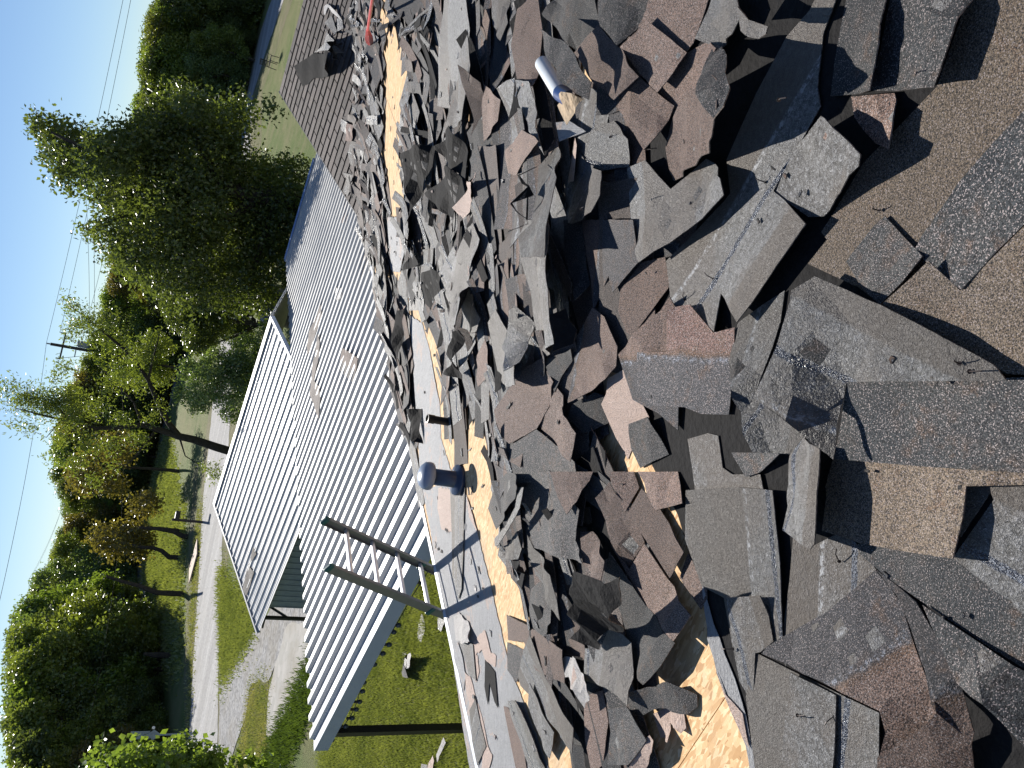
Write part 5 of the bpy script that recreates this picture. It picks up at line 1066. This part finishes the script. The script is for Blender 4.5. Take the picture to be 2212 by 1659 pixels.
# ================================================================== PORCH STRING LIGHTS
sl_ = empty('string_lights', AZp(8, PB0, 2.5)); tag(sl_, 'dark string of round bulbs hanging below the porch fascia', 'string lights')
pb = Bh*(PB0+0.10)
pts = [('y', 222, 640), ('y', 250, 595), ('y', 300, 532), ('y', 340, 455), ('y', 366, 392), ('y', 388, 300), ('y', 398, 232), ('y', 440, 150), ('y', 490, 60), ('z', 730, 1150), ('z', 860, 960), ('z', 960, 800), ('z', 1060, 640), ('z', 1250, 300), ('z', 1400, 60), ('z', 1540, -150)]
W_ = [hit_plane(*FD(*p), pb, Bh) for p in pts]
mb = MB(); mb.tube(W_, 0.006, 5); mb.build('wire', M['black'], sl_)
for fr, x, y in [('y', 262, 600), ('y', 318, 532), ('y', 352, 458), ('y', 380, 394), ('y', 405, 305), ('y', 416, 231), ('y', 504, 80), ('z', 820, 1120), ('z', 910, 990), ('z', 978, 805), ('z', 1045, 705), ('z', 1400, 80)]:
    c = hit_plane(*FD(fr, x, y), pb, Bh); near = min(W_, key=lambda q_: (q_-c).length)
    s_ = MB(); s_.lathe(c+Vector((0, 0, 0.0)), Zu, [(0.018, 0.02), (0.018, 0.065)], 10); so_ = s_.build('bulb_socket', M['black'], sl_)
    g = MB(); g.lathe(c, Zu, [(0.008, -0.048), (0.024, -0.035), (0.030, -0.01), (0.024, 0.012), (0.015, 0.022)], 12); g.build('bulb', M['bulb'], so_, smooth=True)

# ================================================================== ROADSIDE THINGS
def vert_above(p, px, py):                        # height of the vertical over p that is seen at that picture row
    best = None
    for k in range(1, 400):
        h = k*0.05; d = p+Vector((0, 0, h))-EYE; x = 1106-FPX*d.dot(Uv)/d.dot(Fv)
        if x <= px: return h
    return 20
g = ground(438, 1128); mbx = empty('mailbox', g); tag(mbx, 'dark mailbox on a post at the far edge of the gravel road', 'mailbox')
h = vert_above(g, 373, 1125)
mb = MB(); mb.cbox(g+Vector((0, 0, h/2)), 0.11, 0.11, h); mb.build('post', M['pole'], mbx)
mb = MB(); c = g+Vector((0.22, 0, h*0.86)); mb.cbox(c, 0.5, 0.24, 0.2); ob = mb.build('box', M['black'], mbx, bevel=0.06)
mb = MB(); mb.cbox(g+Vector((0.2, 0, h*0.78)), 0.55, 0.12, 0.04); mb.build('bracket', M['pole'], mbx)
g = ground(418, 1585); sg = empty('road_sign', g); tag(sg, 'grey road marker with a tall panel over a diamond at the lower left', 'sign')
h = vert_above(g, 285, 1583); view = Vector((g.x, g.y, 0)).normalized(); sx_ = Vector((view.y, -view.x, 0))
mb = MB(); mb.cbox(g+Vector((0, 0, h*0.4)), 0.06, 0.05, h*0.8); mb.build('post', M['sign'], sg)
mb = MB(); mb.box(g+Vector((0, 0, h*0.70))-sx_*0.15+view*0.03, sx_*0.3, view*0.02, Vector((0, 0, h*0.3))); mb.build('panel', M['sign'], sg)
dv = [g+Vector((0, 0, h*z_))+sx_*x_-view*0.03 for x_, z_ in ((0, .52), (.2, .645), (0, .75), (-.2, .645))]
mesh_from('diamond', dv+[p+view*0.01 for p in dv], [(0, 1, 2, 3), (7, 6, 5, 4), (0, 4, 5, 1), (1, 5, 6, 2), (2, 6, 7, 3), (3, 7, 4, 0)], M['sign'], sg)
mb = MB(); mb.lathe(g+Vector((0, 0, h*0.66))+sx_*0.27, view, [(0.06, 0), (0.06, 0.02)], 12); mb.build('reflector', M['white'], sg)
pts = [(428, 1174), (433, 1186), (422, 1239), (412, 1254), (415, 1233), (423, 1189)]
P = [ground(x, y, 0.12) for x, y in pts]; k = len(P)
bd = empty('wooden_panel', P[0]); tag(bd, 'pale pinkish wooden panel lying by the far roadside', 'panel')
c0, c1 = P[1].lerp(P[0], .5), P[3].lerp(P[4], .5); ax = (c1-c0); wd = Vector((-ax.y, ax.x, 0)).normalized()
for i in range(5):
    mb = MB(); mb.box(c0+wd*(i*0.26-0.65)+Vector((0, 0, -.05)), ax, wd*0.24, Vector((0, 0, 0.05))); mb.build('plank', M['wood'], bd)
# garden chair on the far right grass
g = ground(600, 138); ch = empty('garden_chair', g); tag(ch, 'black metal garden chair standing on the grass below the far road', 'chair')
fx, fy = Vector((0.8, 0.6, 0)), Vector((-0.6, 0.8, 0))
for sx1 in (-.28, .28):
    for sy1 in (-.25, .25):
        mb = MB(); mb.tube([g+fx*sx1+fy*sy1, g+fx*sx1*.9+fy*sy1*.9+Zu*(0.45 if sy1 < 0 else 0.95)], 0.02, 6); mb.build('leg', M['black'], ch)
mb = MB(); mb.cbox(g+Zu*0.45, 0.56, 0.52, 0.03, fx, fy); mb.build('seat', M['black'], ch)
for i in range(5):
    mb = MB(); mb.cbox(g+Zu*0.74+fy*0.24+fx*(i-2)*0.115, 0.045, 0.02, 0.5, fx, fy); mb.build('back_slat', M['black'], ch)
mb = MB(); mb.tube([g+fx*-.28+fy*.24+Zu*0.97, g+fx*.28+fy*.24+Zu*0.97], 0.022, 6); mb.build('top_rail', M['black'], ch)
for s_ in (-.28, .28):
    mb = MB(); mb.tube([g+fx*s_+fy*.24+Zu*.68, g+fx*s_-fy*.25+Zu*.66, g+fx*s_-fy*.25+Zu*.45], 0.016, 6); mb.build('armrest', M['black'], ch)
# dark tank under the big tree
g = ground(640, 668); tk = empty('water_tank', g); tag(tk, 'dark rounded tank in the shade between the big tree and the carport', 'tank')
mb = MB(); mb.lathe(g, Zu, [(0.75, 0), (0.78, 0.1), (0.78, 1.0), (0.7, 1.2), (0.45, 1.33), (0.16, 1.38)], 24); tb = mb.build('body', M['tank'], tk, smooth=True)
mb = MB(); mb.lathe(g+Zu*1.37, Zu, [(0.2, 0), (0.2, 0.06), (0.1, 0.08)], 16); mb.build('lid', M['tank'], tk)
# poles and wires
def dist_pt(x, y, R):
    r = ray(x, y); k = R/math.hypot(r.x, r.y); return EYE+r*k
def pole(x, y, R, label, trans=True):
    t = dist_pt(x, y, R); g = Vector((t.x, t.y, gz(t.y))); p = empty('utility_pole', g); tag(p, label, 'utility pole')
    mb = MB(); mb.tube([g, t], [0.17, 0.12], 10); mb.build('shaft', M['pole'], p)
    view = Vector((t.x, t.y, 0)).normalized(); s = Vector((view.y, -view.x, 0)); arm = 1.2 if trans else 1.4
    mb = MB(); mb.cbox(t-Zu*(0.9 if trans else 0.5), arm*2, 0.1, 0.12, (s*.94+view*.34).normalized(), (view*.94-s*.34).normalized()); mb.build('crossarm', M['pole'], p)
    for q in (-1, 0, 1):
        o = t-Zu*(0.85 if trans else 0.45)+s*q*arm*.9 if q else t; mb = MB(); mb.lathe(o, Zu, [(0.03, 0), (0.07, 0.08), (0.05, 0.14), (0.07, 0.2), (0.03, 0.3)], 8); mb.build('insulator', M['insul'], p)
    if trans:
        mb = MB(); mb.lathe(t-Zu*2.9-s*0.0+s*0.42, Zu, [(0.26, 0), (0.28, .05), (.28, .9), (.22, .98), (.08, 1.0)], 14); mb.build('transformer', M['insul'], p)
        mb = MB(); mb.tube([t-Zu*2.0+s*0.4, t-Zu*1.5+s*0.55, t-Zu*0.9+s*1.0], 0.02, 5); mb.tube([t-Zu*1.9+s*0.1, t-Zu*2.6-s*0.5, t-Zu*1.0-s*1.0], 0.02, 5); mb.build('cables', M['black'], p)
        mb = MB(); mb.cbox(t-Zu*1.9-s*0.3, 0.9, 0.08, 0.08, s, view); mb.build('bracket', M['insul'], p)
    return t, s
T1_, s1 = pole(109, 743, 74, 'utility pole with a transformer rising behind the leaning tree')
T2_, s2 = pole(68, 1250, 150, 'small distant utility pole above the far treetops', False)
def wire(a, b, sag, label, r=0.016):
    pts = []
    for i in range(25):
        f = i/24; p = a.lerp(b, f); p.z -= sag*4*f*(1-f); pts.append(p)
    mb = MB(); mb.tube(pts, r, 4, False); tag(mb.build('power_line', M['pole']), label, 'wire', 'overhead wires')
far = lambda x, y, R: dist_pt(x, y, R)
wire(T1_+Zu*.3, far(300, -170, 62), 0.15, 'topmost overhead wire left of the sun side sky')
wire(T1_-Zu*.5+s1*1.1, far(315, -170, 62), 0.15, 'second overhead wire just under the topmost')
wire(T1_-Zu*2.2, far(396, -170, 60), 0.1, 'lowest overhead wire meeting the treetops at the right')
wire(T1_-Zu*2.8+s1*.4, far(186, 430, 70), 0.1, 'service wire running behind the big tree')
wire(T1_-Zu*3.2, far(200, 430, 70), 0.1, 'lower service wire running behind the big tree')
wire(T1_+Zu*.3, far(-30, 1420, 60), 0.3, 'single wire slanting up across the left sky')
wire(T1_-Zu*3.0-s1*1.0, T2_-Zu*.2+s2*1.2, 1.2, 'wire dipping between the two utility poles')
wire(T1_-Zu*3.6, T2_+Zu*.3, 1.2, 'upper wire between the two utility poles')
wire(T2_+Zu*.3, far(30, 1420, 120), 0.3, 'wire leaving the distant pole')
wire(T1_-Zu*5.0, far(148, 1760, 40), 1.2, 'telephone wire crossing in front of the left trees', 0.007)
# far house behind the left trees
g0 = ground(318, 1515); g0 = dist_pt(300, 1515, 66); g0.z = gz(g0.y)
hs = empty('far_house', g0); tag(hs, 'bluish house mostly hidden behind the trees at the left', 'house')
hx = Vector((0.9, -0.43, 0)).normalized(); hy = Vector((0.43, 0.9, 0)).normalized()
mb = MB(); mb.box(g0-hx*4, hx*9, hy*6, Zu*2.7); wl = mb.build('wall', M['hw'], hs)
vs = [g0-hx*4.4-hy*.4+Zu*2.7, g0+hx*5.4-hy*.4+Zu*2.7, g0+hx*5.4+hy*6.4+Zu*2.7, g0-hx*4.4+hy*6.4+Zu*2.7, g0-hx*4.4+hy*3+Zu*4.1, g0+hx*5.4+hy*3+Zu*4.1]
mesh_from('roof', vs, [(0, 1, 5, 4), (2, 3, 4, 5), (0, 4, 3), (1, 2, 5), (3, 2, 1, 0)], M['hroof'], hs)
for q in (-2.6, 0.2, 3):
    mb = MB(); mb.box(g0+hx*q-hy*0.03+Zu*1.0, hx*1.0, hy*0.03, Zu*1.1); w_ = mb.build('window', M['trim'], hs); mb = MB(); mb.box(g0+hx*(q+.08)-hy*0.05+Zu*1.08, hx*.84, hy*0.02, Zu*.94); mb.build('pane', M['glass'], w_)

# ================================================================== TREES
def leaf_mesh(name, C_, size, mat, aspect=0.55, flat_=0.0):
    """many small folded leaves at the points C_"""
    n = len(C_); C_ = np.asarray(C_, float); d = rng.normal(size=(n, 3)); d[:, 2] -= 0.35; d /= np.linalg.norm(d, axis=1)[:, None]
    e = rng.normal(size=(n, 3)); e -= (e*d).sum(1)[:, None]*d; e /= np.linalg.norm(e, axis=1)[:, None]; nn = np.cross(d, e)
    s = size*rng.uniform(0.6, 1.35, n)[:, None]
    V = np.stack([C_-d*s*.5, C_+e*s*aspect*.5+nn*s*.12, C_+d*s*.5, C_-e*s*aspect*.5+nn*s*.12], 1).reshape(-1, 3)
    idx = np.arange(n)[:, None]*4; Fq = np.concatenate([idx+[0, 1, 2], idx+[0, 2, 3]], 1).reshape(-1, 3)
    me = bpy.data.meshes.new(name); me.vertices.add(len(V)); me.vertices.foreach_set('co', V.ravel().astype(np.float32))
    me.loops.add(len(Fq)*3); me.loops.foreach_set('vertex_index', Fq.ravel().astype(np.int32)); me.polygons.add(len(Fq))
    me.polygons.foreach_set('loop_start', (np.arange(len(Fq))*3).astype(np.int32)); me.polygons.foreach_set('loop_total', np.full(len(Fq), 3, np.int32))
    me.materials.append(mat); me.update(calc_edges=True); return me
def blob_points(blobs, n, shell=0.55):
    w = np.array([b[3]**2 for b in blobs]); w = w/w.sum(); k = rng.choice(len(blobs), n, p=w); B_ = np.array(blobs)
    d = rng.normal(size=(n, 3)); d /= np.linalg.norm(d, axis=1)[:, None]
    clump = rng.normal(size=(n//14+1, 3)); clump /= np.linalg.norm(clump, axis=1)[:, None]
    ci = rng.integers(0, len(clump), n); k = k[ci % n] if False else k
    r = B_[k, 3]*(shell+(1-shell)*rng.random(n)**0.6)*rng.uniform(0.85, 1.18, n)
    P_ = B_[k, :3]+d*r[:, None]
    return P_
def clustered(blobs, n, per, spread, shell=0.5):
    c = blob_points(blobs, n//per, shell); P_ = np.repeat(c, per, 0)+rng.normal(size=(len(c)*per, 3))*spread; return P_
def unit_tree(seed, crown_lo, width, nb, nleaf, leafsize, mat):
    rr = random.Random(seed); blobs = []
    for i in range(nb):
        z = crown_lo+(1-crown_lo)*rr.random(); f = (z-crown_lo)/(1-crown_lo); prof_ = math.sin(math.pi*min(1, 0.18+f*0.82))**0.7
        a = rr.uniform(0, 6.28); r = width*prof_*math.sqrt(rr.random())*0.8; rad = rr.uniform(0.06, 0.125)*(1.15-0.45*f)
        blobs.append((r*math.cos(a), r*math.sin(a), min(z, 1-rad), rad))
    me = leaf_mesh('crown', clustered(blobs, nleaf, 5, leafsize*0.8), leafsize, mat)
    mb = MB(); top = Vector((rr.uniform(-.03, .03), rr.uniform(-.03, .03), 0.8)); mb.tube([(0, 0, -0.03), (0.004, 0, 0.15), (top.x*.5, top.y*.5, 0.45), top], [0.024, 0.018, 0.012, 0.004], 7)
    for b in rr.sample(blobs, min(nb, 12)):
        z0 = max(0.15, b[2]-0.22); s = Vector((top.x*z0, top.y*z0, z0)); e = Vector(b[:3]); mb.tube([s, s.lerp(e, .5)+Vector((0, 0, .02)), e], [0.009, 0.006, 0.002], 5, False)
    tm = bpy.data.meshes.new('trunk'); tm.from_pydata([tuple(v) for v in mb.v], [], mb.f); tm.materials.append(M['bark']); return me, tm
U_ = [unit_tree(s, lo, w, nb, 15000, ls, M['leafA']) for s, lo, w, nb, ls in ((1, .12, .34, 40, .026), (2, .08, .30, 42, .025), (3, .16, .40, 44, .027), (4, .1, .26, 34, .025), (5, .2, .36, 38, .027))]
def add_tree(i, g, h, wid, mat, label, group, rz, name='tree'):
    cm, tm = U_[i]; t = empty(name, g, rz); t.scale = (wid, wid, h); tag(t, label, 'tree', group)
    for nm, me in (('trunk', tm), ('crown', cm)):
        o = bpy.data.objects.new(nm, me); COL.objects.link(o); o.parent = t
        if nm == 'crown': o.material_slots[0].link = 'OBJECT'; o.material_slots[0].material = mat
    return t
XB = [(-160, 585), (0, 565), (200, 528), (400, 470), (600, 425), (750, 392), (900, 350), (1000, 326), (1100, 302), (1250, 292), (1310, 305), (1400, 345), (1659, 350), (1850, 350)]
XT = [(-160, 390), (0, 373), (67, 333), (167, 295), (250, 295), (400, 272), (500, 243), (560, 237), (640, 232), (700, 210), (780, 190), (850, 150), (950, 114), (1000, 110), (1080, 126), (1130, 132), (1200, 116), (1240, 92), (1290, 62), (1350, 26), (1450, 12), (1659, 6), (1850, 0)]
ip = lambda T, y: float(np.interp(y, [p[0] for p in T], [p[1] for p in T]))
MATS = ['leafA', 'leafB', 'leafD', 'leafC', 'leafE', 'leafG']; WORD = {'leafA': 'deep green', 'leafB': 'olive green', 'leafD': 'dusty green', 'leafC': 'yellowing', 'leafE': 'rusty leaved', 'leafG': 'bright green'}
def side_of(y):
    return 'right of the big tree' if y < 220 else 'behind the big near tree' if y < 660 else 'behind the leaning tree' if y < 1000 else 'between the leaning tree and the left trees' if y < 1290 else 'across the lawn at the left'
TENS = ['', '', 'twenty', 'thirty', 'forty', 'fifty', 'sixty']
O1 = 'first second third fourth fifth sixth seventh eighth ninth tenth eleventh twelfth thirteenth fourteenth fifteenth sixteenth seventeenth eighteenth nineteenth'.split()
CARD = O1+[('twentieth' if t == 2 else 'thirtieth' if t == 3 else 'fortieth' if t == 4 else 'fiftieth' if t == 5 else 'sixtieth') if u == 0 else TENS[t]+'-'+O1[u-1] for t in (2, 3, 4, 5, 6) for u in range(10)]
rt = random.Random(5); y = -150.0; row = 0
for row, (dx, sc, step) in enumerate(((0, 1.0, 36), (-14, 0.93, 40), (8, 0.62, 46), (-26, 1.0, 36))):
    y = -150.0+row*17; cnt = 0
    while y < 1830:
        yy = y+rt.uniform(-12, 12); xb = ip(XB, yy)+dx+rt.uniform(-5, 5); g = ground(xb, yy)
        if row != 2: tx = ip(XT, yy)+rt.uniform(-4, 18)+(4 if row else 0)
        else: tx = ip(XT, yy)+(xb-ip(XT, yy))*rt.uniform(.35, .6)
        d = g-EYE; h = vert_above(g, tx, yy); h = max(1.5, min(h, 26))
        w = h*rt.uniform(.9, 1.25) if row != 2 else h*rt.uniform(1.1, 1.6)
        w = min(w, 15)
        wt = [3, 6, 3, 4, 1.0, 2] if yy < 1290 else [5, 5, 3, 1.5, 0.2, 2]
        mt = rt.choices(MATS, wt)[0]
        if 1100 < yy < 1230 and rt.random() < .3: mt = 'leafE'
        add_tree(rt.randrange(5), g, h, w, M[mt], f"{WORD[mt]} {['tree', 'tree', 'low bushy tree', 'tree'][row]}, {CARD[cnt]} from the right in the {['front', 'second', 'lowest', 'last'][row]} row of the wood", 'trees of the wood beyond the road', rt.uniform(0, 6.28))
        y += step*rt.uniform(.75, 1.2); cnt += 1
def custom_tree(name, label, base, trunk, limbs, blobs, R, n, leaf, mat, shell=.45, per=6, depth=1.0, spread=.9, aspect=.55, group=None):
    """tree whose crown lumps are given by direction and distance R from the viewer, with real depth"""
    g = base; t = empty(name, g); tag(t, label, 'tree', group); rr = random.Random(len(label)); B_ = []
    for x, y, r in blobs:
        p = dist_pt(x, y, R+rr.uniform(-depth, depth)); B_.append((p.x, p.y, max(p.z, gz(p.y)+.3), r*(p-EYE).length/FPX))
    me = leaf_mesh('crown', clustered(B_, n, per, leaf*spread, shell), leaf, mat, aspect); o = link('crown', me, t)
    mb = MB()
    for pts, rad in [(trunk[0], trunk[1])]+limbs:
        mb.tube(pts, rad, 9)
    o2 = mb.build('trunk', M['bark'], t, smooth=True); return t
big = [(90, 270, 20), (120, 290, 28), (150, 310, 36), (190, 330, 44), (230, 345, 50), (130, 345, 26), (165, 380, 34), (108, 330, 14), (75, 258, 10), (270, 330, 52), (300, 380, 66), (320, 310, 52), (330, 450, 72), (280, 440, 44), (240, 400, 36), (222, 430, 22), (200, 498, 14), (230, 490, 24), (180, 497, 8),
 (350, 550, 76), (300, 560, 50), (262, 545, 38), (400, 450, 86), (420, 350, 90), (430, 265, 50), (450, 560, 86), (500, 615, 60), (560, 640, 38), (520, 500, 80), (500, 400, 90), (480, 285, 50), (560, 430, 80), (600, 500, 70), (635, 590, 34), (620, 400, 60), (420, 225, 28), (395, 195, 16), (350, 245, 32), (520, 240, 32), (560, 560, 70), (585, 235, 16), (640, 450, 50), (360, 620, 30), (420, 640, 36)]
RB = 26.0; bb_ = dist_pt(700, 440, RB); bb_.z = gz(bb_.y)
def at(R, *pp): return [dist_pt(x, y, R) for x, y in pp]
custom_tree('big_tree', 'big dark leafy tree with a tall plume standing behind the porch roof', bb_, ([bb_]+at(RB, (560, 425), (420, 390), (300, 350), (190, 325), (110, 285)), [.32, .26, .2, .14, .08, .03]),
  [(at(RB, (560, 425), (480, 480), (380, 550), (300, 565)), [.18, .13, .08, .03]), (at(RB, (480, 405), (440, 330), (400, 260)), [.14, .09, .03]), (at(RB, (420, 390), (330, 430), (240, 480), (190, 497)), [.14, .1, .05, .02]), (at(RB, (600, 430), (560, 540), (540, 620)), [.14, .1, .03])],
  big, RB, 80000, 0.135, M['leafA'], shell=.5, per=8, depth=2.2, spread=1.15)
RW = 30.0; tw = [(508, 988), (467, 966), (420, 950), (387, 943), (337, 926), (307, 918), (267, 923), (207, 926), (167, 916), (133, 906), (87, 896), (33, 881)]
gW = dist_pt(510, 990, RW); gW.z = gz(gW.y)
wil = [(12, 848, 14), (28, 828, 12), (48, 868, 22), (68, 850, 17), (90, 880, 26), (118, 868, 26), (148, 862, 28), (60, 925, 11), (30, 915, 10), (158, 900, 24), (130, 945, 18), (100, 990, 9), (165, 1000, 18), (190, 955, 22), (118, 818, 10), (138, 792, 14), (150, 722, 12), (168, 702, 20), (158, 660, 10), (188, 690, 20), (145, 648, 8), (208, 722, 22), (230, 692, 20), (250, 745, 28), (260, 800, 26), (300, 830, 24), (300, 765, 22), (230, 835, 22), (205, 880, 22), (330, 900, 14), (300, 950, 16), (262, 905, 16), (240, 960, 16), (462, 1020, 14), (445, 1008, 8), (480, 1030, 7), (200, 1040, 14), (240, 1010, 12), (350, 870, 12)]
custom_tree('leaning_tree', 'tall leaning tree with dark bare trunk and sparse airy leaves by the road', gW, ([gW]+at(RW, *tw[1:]), [.17, .155, .14, .13, .105, .095, .08, .065, .055, .045, .03, .012]),
  [(at(RW, (387, 943), (365, 915), (345, 880), (320, 820), (293, 780), (267, 753), (207, 703), (187, 686), (150, 660)), [.12, .1, .08, .07, .06, .05, .04, .025, .012]), (at(RW, (320, 820), (335, 760), (345, 720)), [.05, .03, .01]), (at(RW, (340, 926), (310, 965), (280, 1000), (255, 1010)), [.06, .04, .02, .01]),
   (at(RW, (387, 943), (400, 985), (440, 1010), (470, 1022)), [.04, .02, .012, .006]), (at(RW, (307, 918), (290, 870), (255, 830), (215, 790)), [.05, .03, .02, .01]), (at(RW, (167, 916), (120, 880), (90, 860), (50, 862)), [.04, .03, .015, .008]), (at(RW, (133, 906), (100, 945), (60, 925)), [.02, .012, .006]), (at(RW, (207, 926), (170, 960), (130, 990)), [.03, .015, .007])],
  wil, RW, 12500, 0.12, M['leafB'], shell=.1, per=5, depth=1.6, spread=1.3, aspect=.35)
RS = 25.0; gS = dist_pt(600, 800, RS); gS.z = gz(gS.y)
custom_tree('round_bush', 'dusty green bushy tree in front of the gravel road behind the carport', gS, ([gS]+at(RS, (560, 800), (500, 805), (450, 810)), [.08, .07, .05, .02]), [(at(RS, (560, 800), (510, 850), (470, 870)), [.05, .03, .01])],
  [(410, 800, 22), (440, 828, 34), (490, 838, 42), (470, 785, 32), (515, 800, 38), (535, 760, 36), (395, 850, 18), (545, 850, 30), (430, 870, 22), (500, 890, 22), (560, 810, 36), (590, 770, 34), (580, 720, 24)], RS, 22000, 0.085, M['leafD'], shell=.4, depth=1.2)
gD = dist_pt(600, 700, 34.0); gD.z = gz(gD.y)
custom_tree('shaded_tree', 'very dark tree in shade between the big tree and the dusty bush', gD, ([gD]+at(34, (560, 700), (480, 690), (420, 680)), [.15, .12, .08, .04]), [(at(34, (560, 700), (500, 730), (450, 745)), [.08, .05, .02]), (at(34, (560, 700), (510, 660), (450, 640)), [.08, .05, .02])],
  [(400, 680, 38), (450, 700, 46), (490, 680, 46), (440, 640, 40), (380, 640, 34), (520, 720, 30), (430, 740, 28), (500, 640, 36)], 34.0, 26000, 0.12, M['leafA'], shell=.4, depth=2)
RN_ = 13.5; nb_ = [(278, 1606, 11), (299, 1612, 13), (317, 1606, 12), (340, 1610, 14), (258, 1634, 10), (288, 1642, 14), (323, 1648, 16), (370, 1610, 13), (380, 1590, 9), (412, 1600, 12), (405, 1622, 15), (440, 1618, 12), (464, 1630, 13), (370, 1645, 18), (429, 1648, 18), (452, 1660, 18), (223, 1600, 8), (235, 1625, 8), (500, 1650, 12), (540, 1640, 9), (560, 1655, 11), (300, 1690, 26), (350, 1700, 30), (410, 1700, 32), (470, 1700, 30), (250, 1690, 22), (190, 1650, 8), (200, 1680, 16), (530, 1700, 24)]
gN = dist_pt(760, 1760, RN_); gN.z = 0
custom_tree('near_maple', 'sunlit leafy branches of a near tree reaching in at the lower left', gN, ([gN]+at(RN_, (600, 1745), (450, 1730), (320, 1720)), [.12, .1, .07, .03]), [(at(RN_, (450, 1730), (430, 1680), (410, 1610)), [.04, .03, .01]), (at(RN_, (380, 1725), (340, 1670), (300, 1615)), [.04, .025, .008]), (at(RN_, (540, 1740), (510, 1690), (480, 1640)), [.04, .02, .008])],
  [(x_, y_+(17 if y_ < 1640 else 8), r_*.8) for x_, y_, r_ in nb_], RN_, 5200, 0.10, M['leafG'], shell=.2, depth=.8, aspect=.75)
# bare trunks standing on the far lawn
for pts, R, lb in (([(362, 1145), (345, 1142), (320, 1140), (303, 1138)], 52, 'slim bare trunk on the far lawn beside the mailbox'), ([(395, 1158), (375, 1148), (340, 1142), (318, 1141), (300, 1139)], 48, 'thin leaning trunk on the far lawn behind the mailbox'), ([(365, 1203), (350, 1190), (333, 1184), (305, 1182), (285, 1176)], 50, 'crooked thin trunk left of the mailbox'),
                   ([(340, 1280), (325, 1275), (300, 1265), (265, 1256), (230, 1245)], 46, 'thick leaning trunk at the edge of the left trees'), ([(400, 1020), (370, 1016), (320, 1012), (240, 1008)], 58, 'dark upright trunk behind the leaning tree'), ([(412, 802), (385, 797), (355, 790), (335, 788)], 60, 'short dark trunk beside the far lane'), ([(335, 1415), (310, 1412)], 47, 'short dark stump under the left trees')):
    P = at(R, *pts); g = P[0].copy(); g.z = gz(g.y); t = empty('slim_tree', g); tag(t, lb, 'tree')
    mb = MB(); mb.tube([g]+P, [.16]+list(np.linspace(.15, .07, len(P))), 7); mb.build('trunk', M['bark'], t)
    if R > 50 and len(P) > 3:
        tp = P[-1]; bl = [(tp.x+random.uniform(-1.6, 1.6), tp.y+random.uniform(-1.5, 1.5), tp.z+random.uniform(-.6, 2.2), random.uniform(.5, 1.0)) for _ in range(9)]
        link('crown', leaf_mesh('crown', clustered(bl, 5000, 5, .18), .2, M[random.choice(['leafE', 'leafB', 'leafC'])]), t)

# ================================================================== GRASS AND WEEDS
def blades(name, region, n, hmin, hmax, mat, seed, wmul=1.0, label=None):
    r2 = np.random.default_rng(seed); X = [p[0] for p in region]; Y = [p[1] for p in region]; G = [ground(x, y) for x, y in region]
    gx = [p.x for p in G]; gy = [p.y for p in G]; x = r2.uniform(min(gx), max(gx), n*3); y = r2.uniform(min(gy), max(gy), n*3); k = pip(x, y, list(zip(gx, gy))); x = x[k][:n]; y = y[k][:n]; fz = 0.012*np.hypot(x, y); x = x+r2.normal(0, 1, len(x))*fz; y = y+r2.normal(0, 1, len(y))*fz
    m_ = len(x); z = np.where(y > 12, GS*(y-12), 0); h = r2.uniform(hmin, hmax, m_); a = r2.uniform(0, 6.28, m_); w = h*0.10*wmul; ln = h*r2.uniform(.1, .7, m_); b = r2.uniform(0, 6.28, m_)
    V = np.stack([np.stack([x-np.cos(a)*w, y-np.sin(a)*w, z], 1), np.stack([x+np.cos(a)*w, y+np.sin(a)*w, z], 1), np.stack([x+np.cos(b)*ln, y+np.sin(b)*ln, z+h], 1)], 1).reshape(-1, 3)
    Fq = np.arange(m_*3).reshape(-1, 3); me = bpy.data.meshes.new(name); me.vertices.add(len(V)); me.vertices.foreach_set('co', V.ravel().astype(np.float32)); me.loops.add(m_*3); me.loops.foreach_set('vertex_index', Fq.ravel().astype(np.int32))
    me.polygons.add(m_); me.polygons.foreach_set('loop_start', (np.arange(m_)*3).astype(np.int32)); me.polygons.foreach_set('loop_total', np.full(m_, 3, np.int32)); me.materials.append(mat); me.update(calc_edges=True)
    return tag(link(name, me), label, 'grass', None, 'stuff')
M['blade'] = leaf_mat('grass_blades', (0.062, 0.078, 0.026), (0.125, 0.138, 0.052), .35); M['dryb'] = leaf_mat('dry_grass_blades', (0.09, 0.11, 0.04), (0.17, 0.16, 0.08), .3)
M['weed'] = leaf_mat('weed_blades', (0.022, 0.036, 0.009), (0.042, 0.062, 0.016), .4)
blades('lawn_grass', [(700, 1800), (690, 1600), (760, 1480), (850, 1330), (940, 1150), (1080, 1250), (1110, 1800)], 120000, .025, .075, M['blade'], 1, 1.3, 'short mown grass of the near lawn')
blades('lawn_grass', [(470, 1230), (560, 1350), (480, 1480), (476, 1300)], 16000, .05, .14, M['blade'], 2, 2, 'rough grass between the road and the gravel drive')
blades('weeds', [(690, 1400), (655, 1450), (620, 1530), (585, 1610), (560, 1660), (600, 1690), (640, 1600), (690, 1500), (715, 1440)], 11000, .04, .17, M['weed'], 3, 1.5, 'bright weeds along the edge of the concrete slab')
blades('verge_grass', [(400, 1700), (412, 1310), (425, 1110), (437, 1106), (424, 1306), (409, 1572), (404, 1700)], 9000, .04, .12, M['dryb'], 4, 3, 'dry rough grass along the far roadside')
blades('dry_grass', [(541, 1486), (580, 1472), (577, 1586), (570, 1640), (500, 1740), (530, 1556)], 14000, .03, .09, M['dryb'], 6, 2, 'patchy dry grass between gravel drive and slab')
blades('far_grass', [(300, 1460), (395, 1440), (400, 1110), (360, 930), (330, 1000), (312, 1130)], 26000, .08, .22, M['blade'], 7, 4, 'uneven grass of the far lawn')
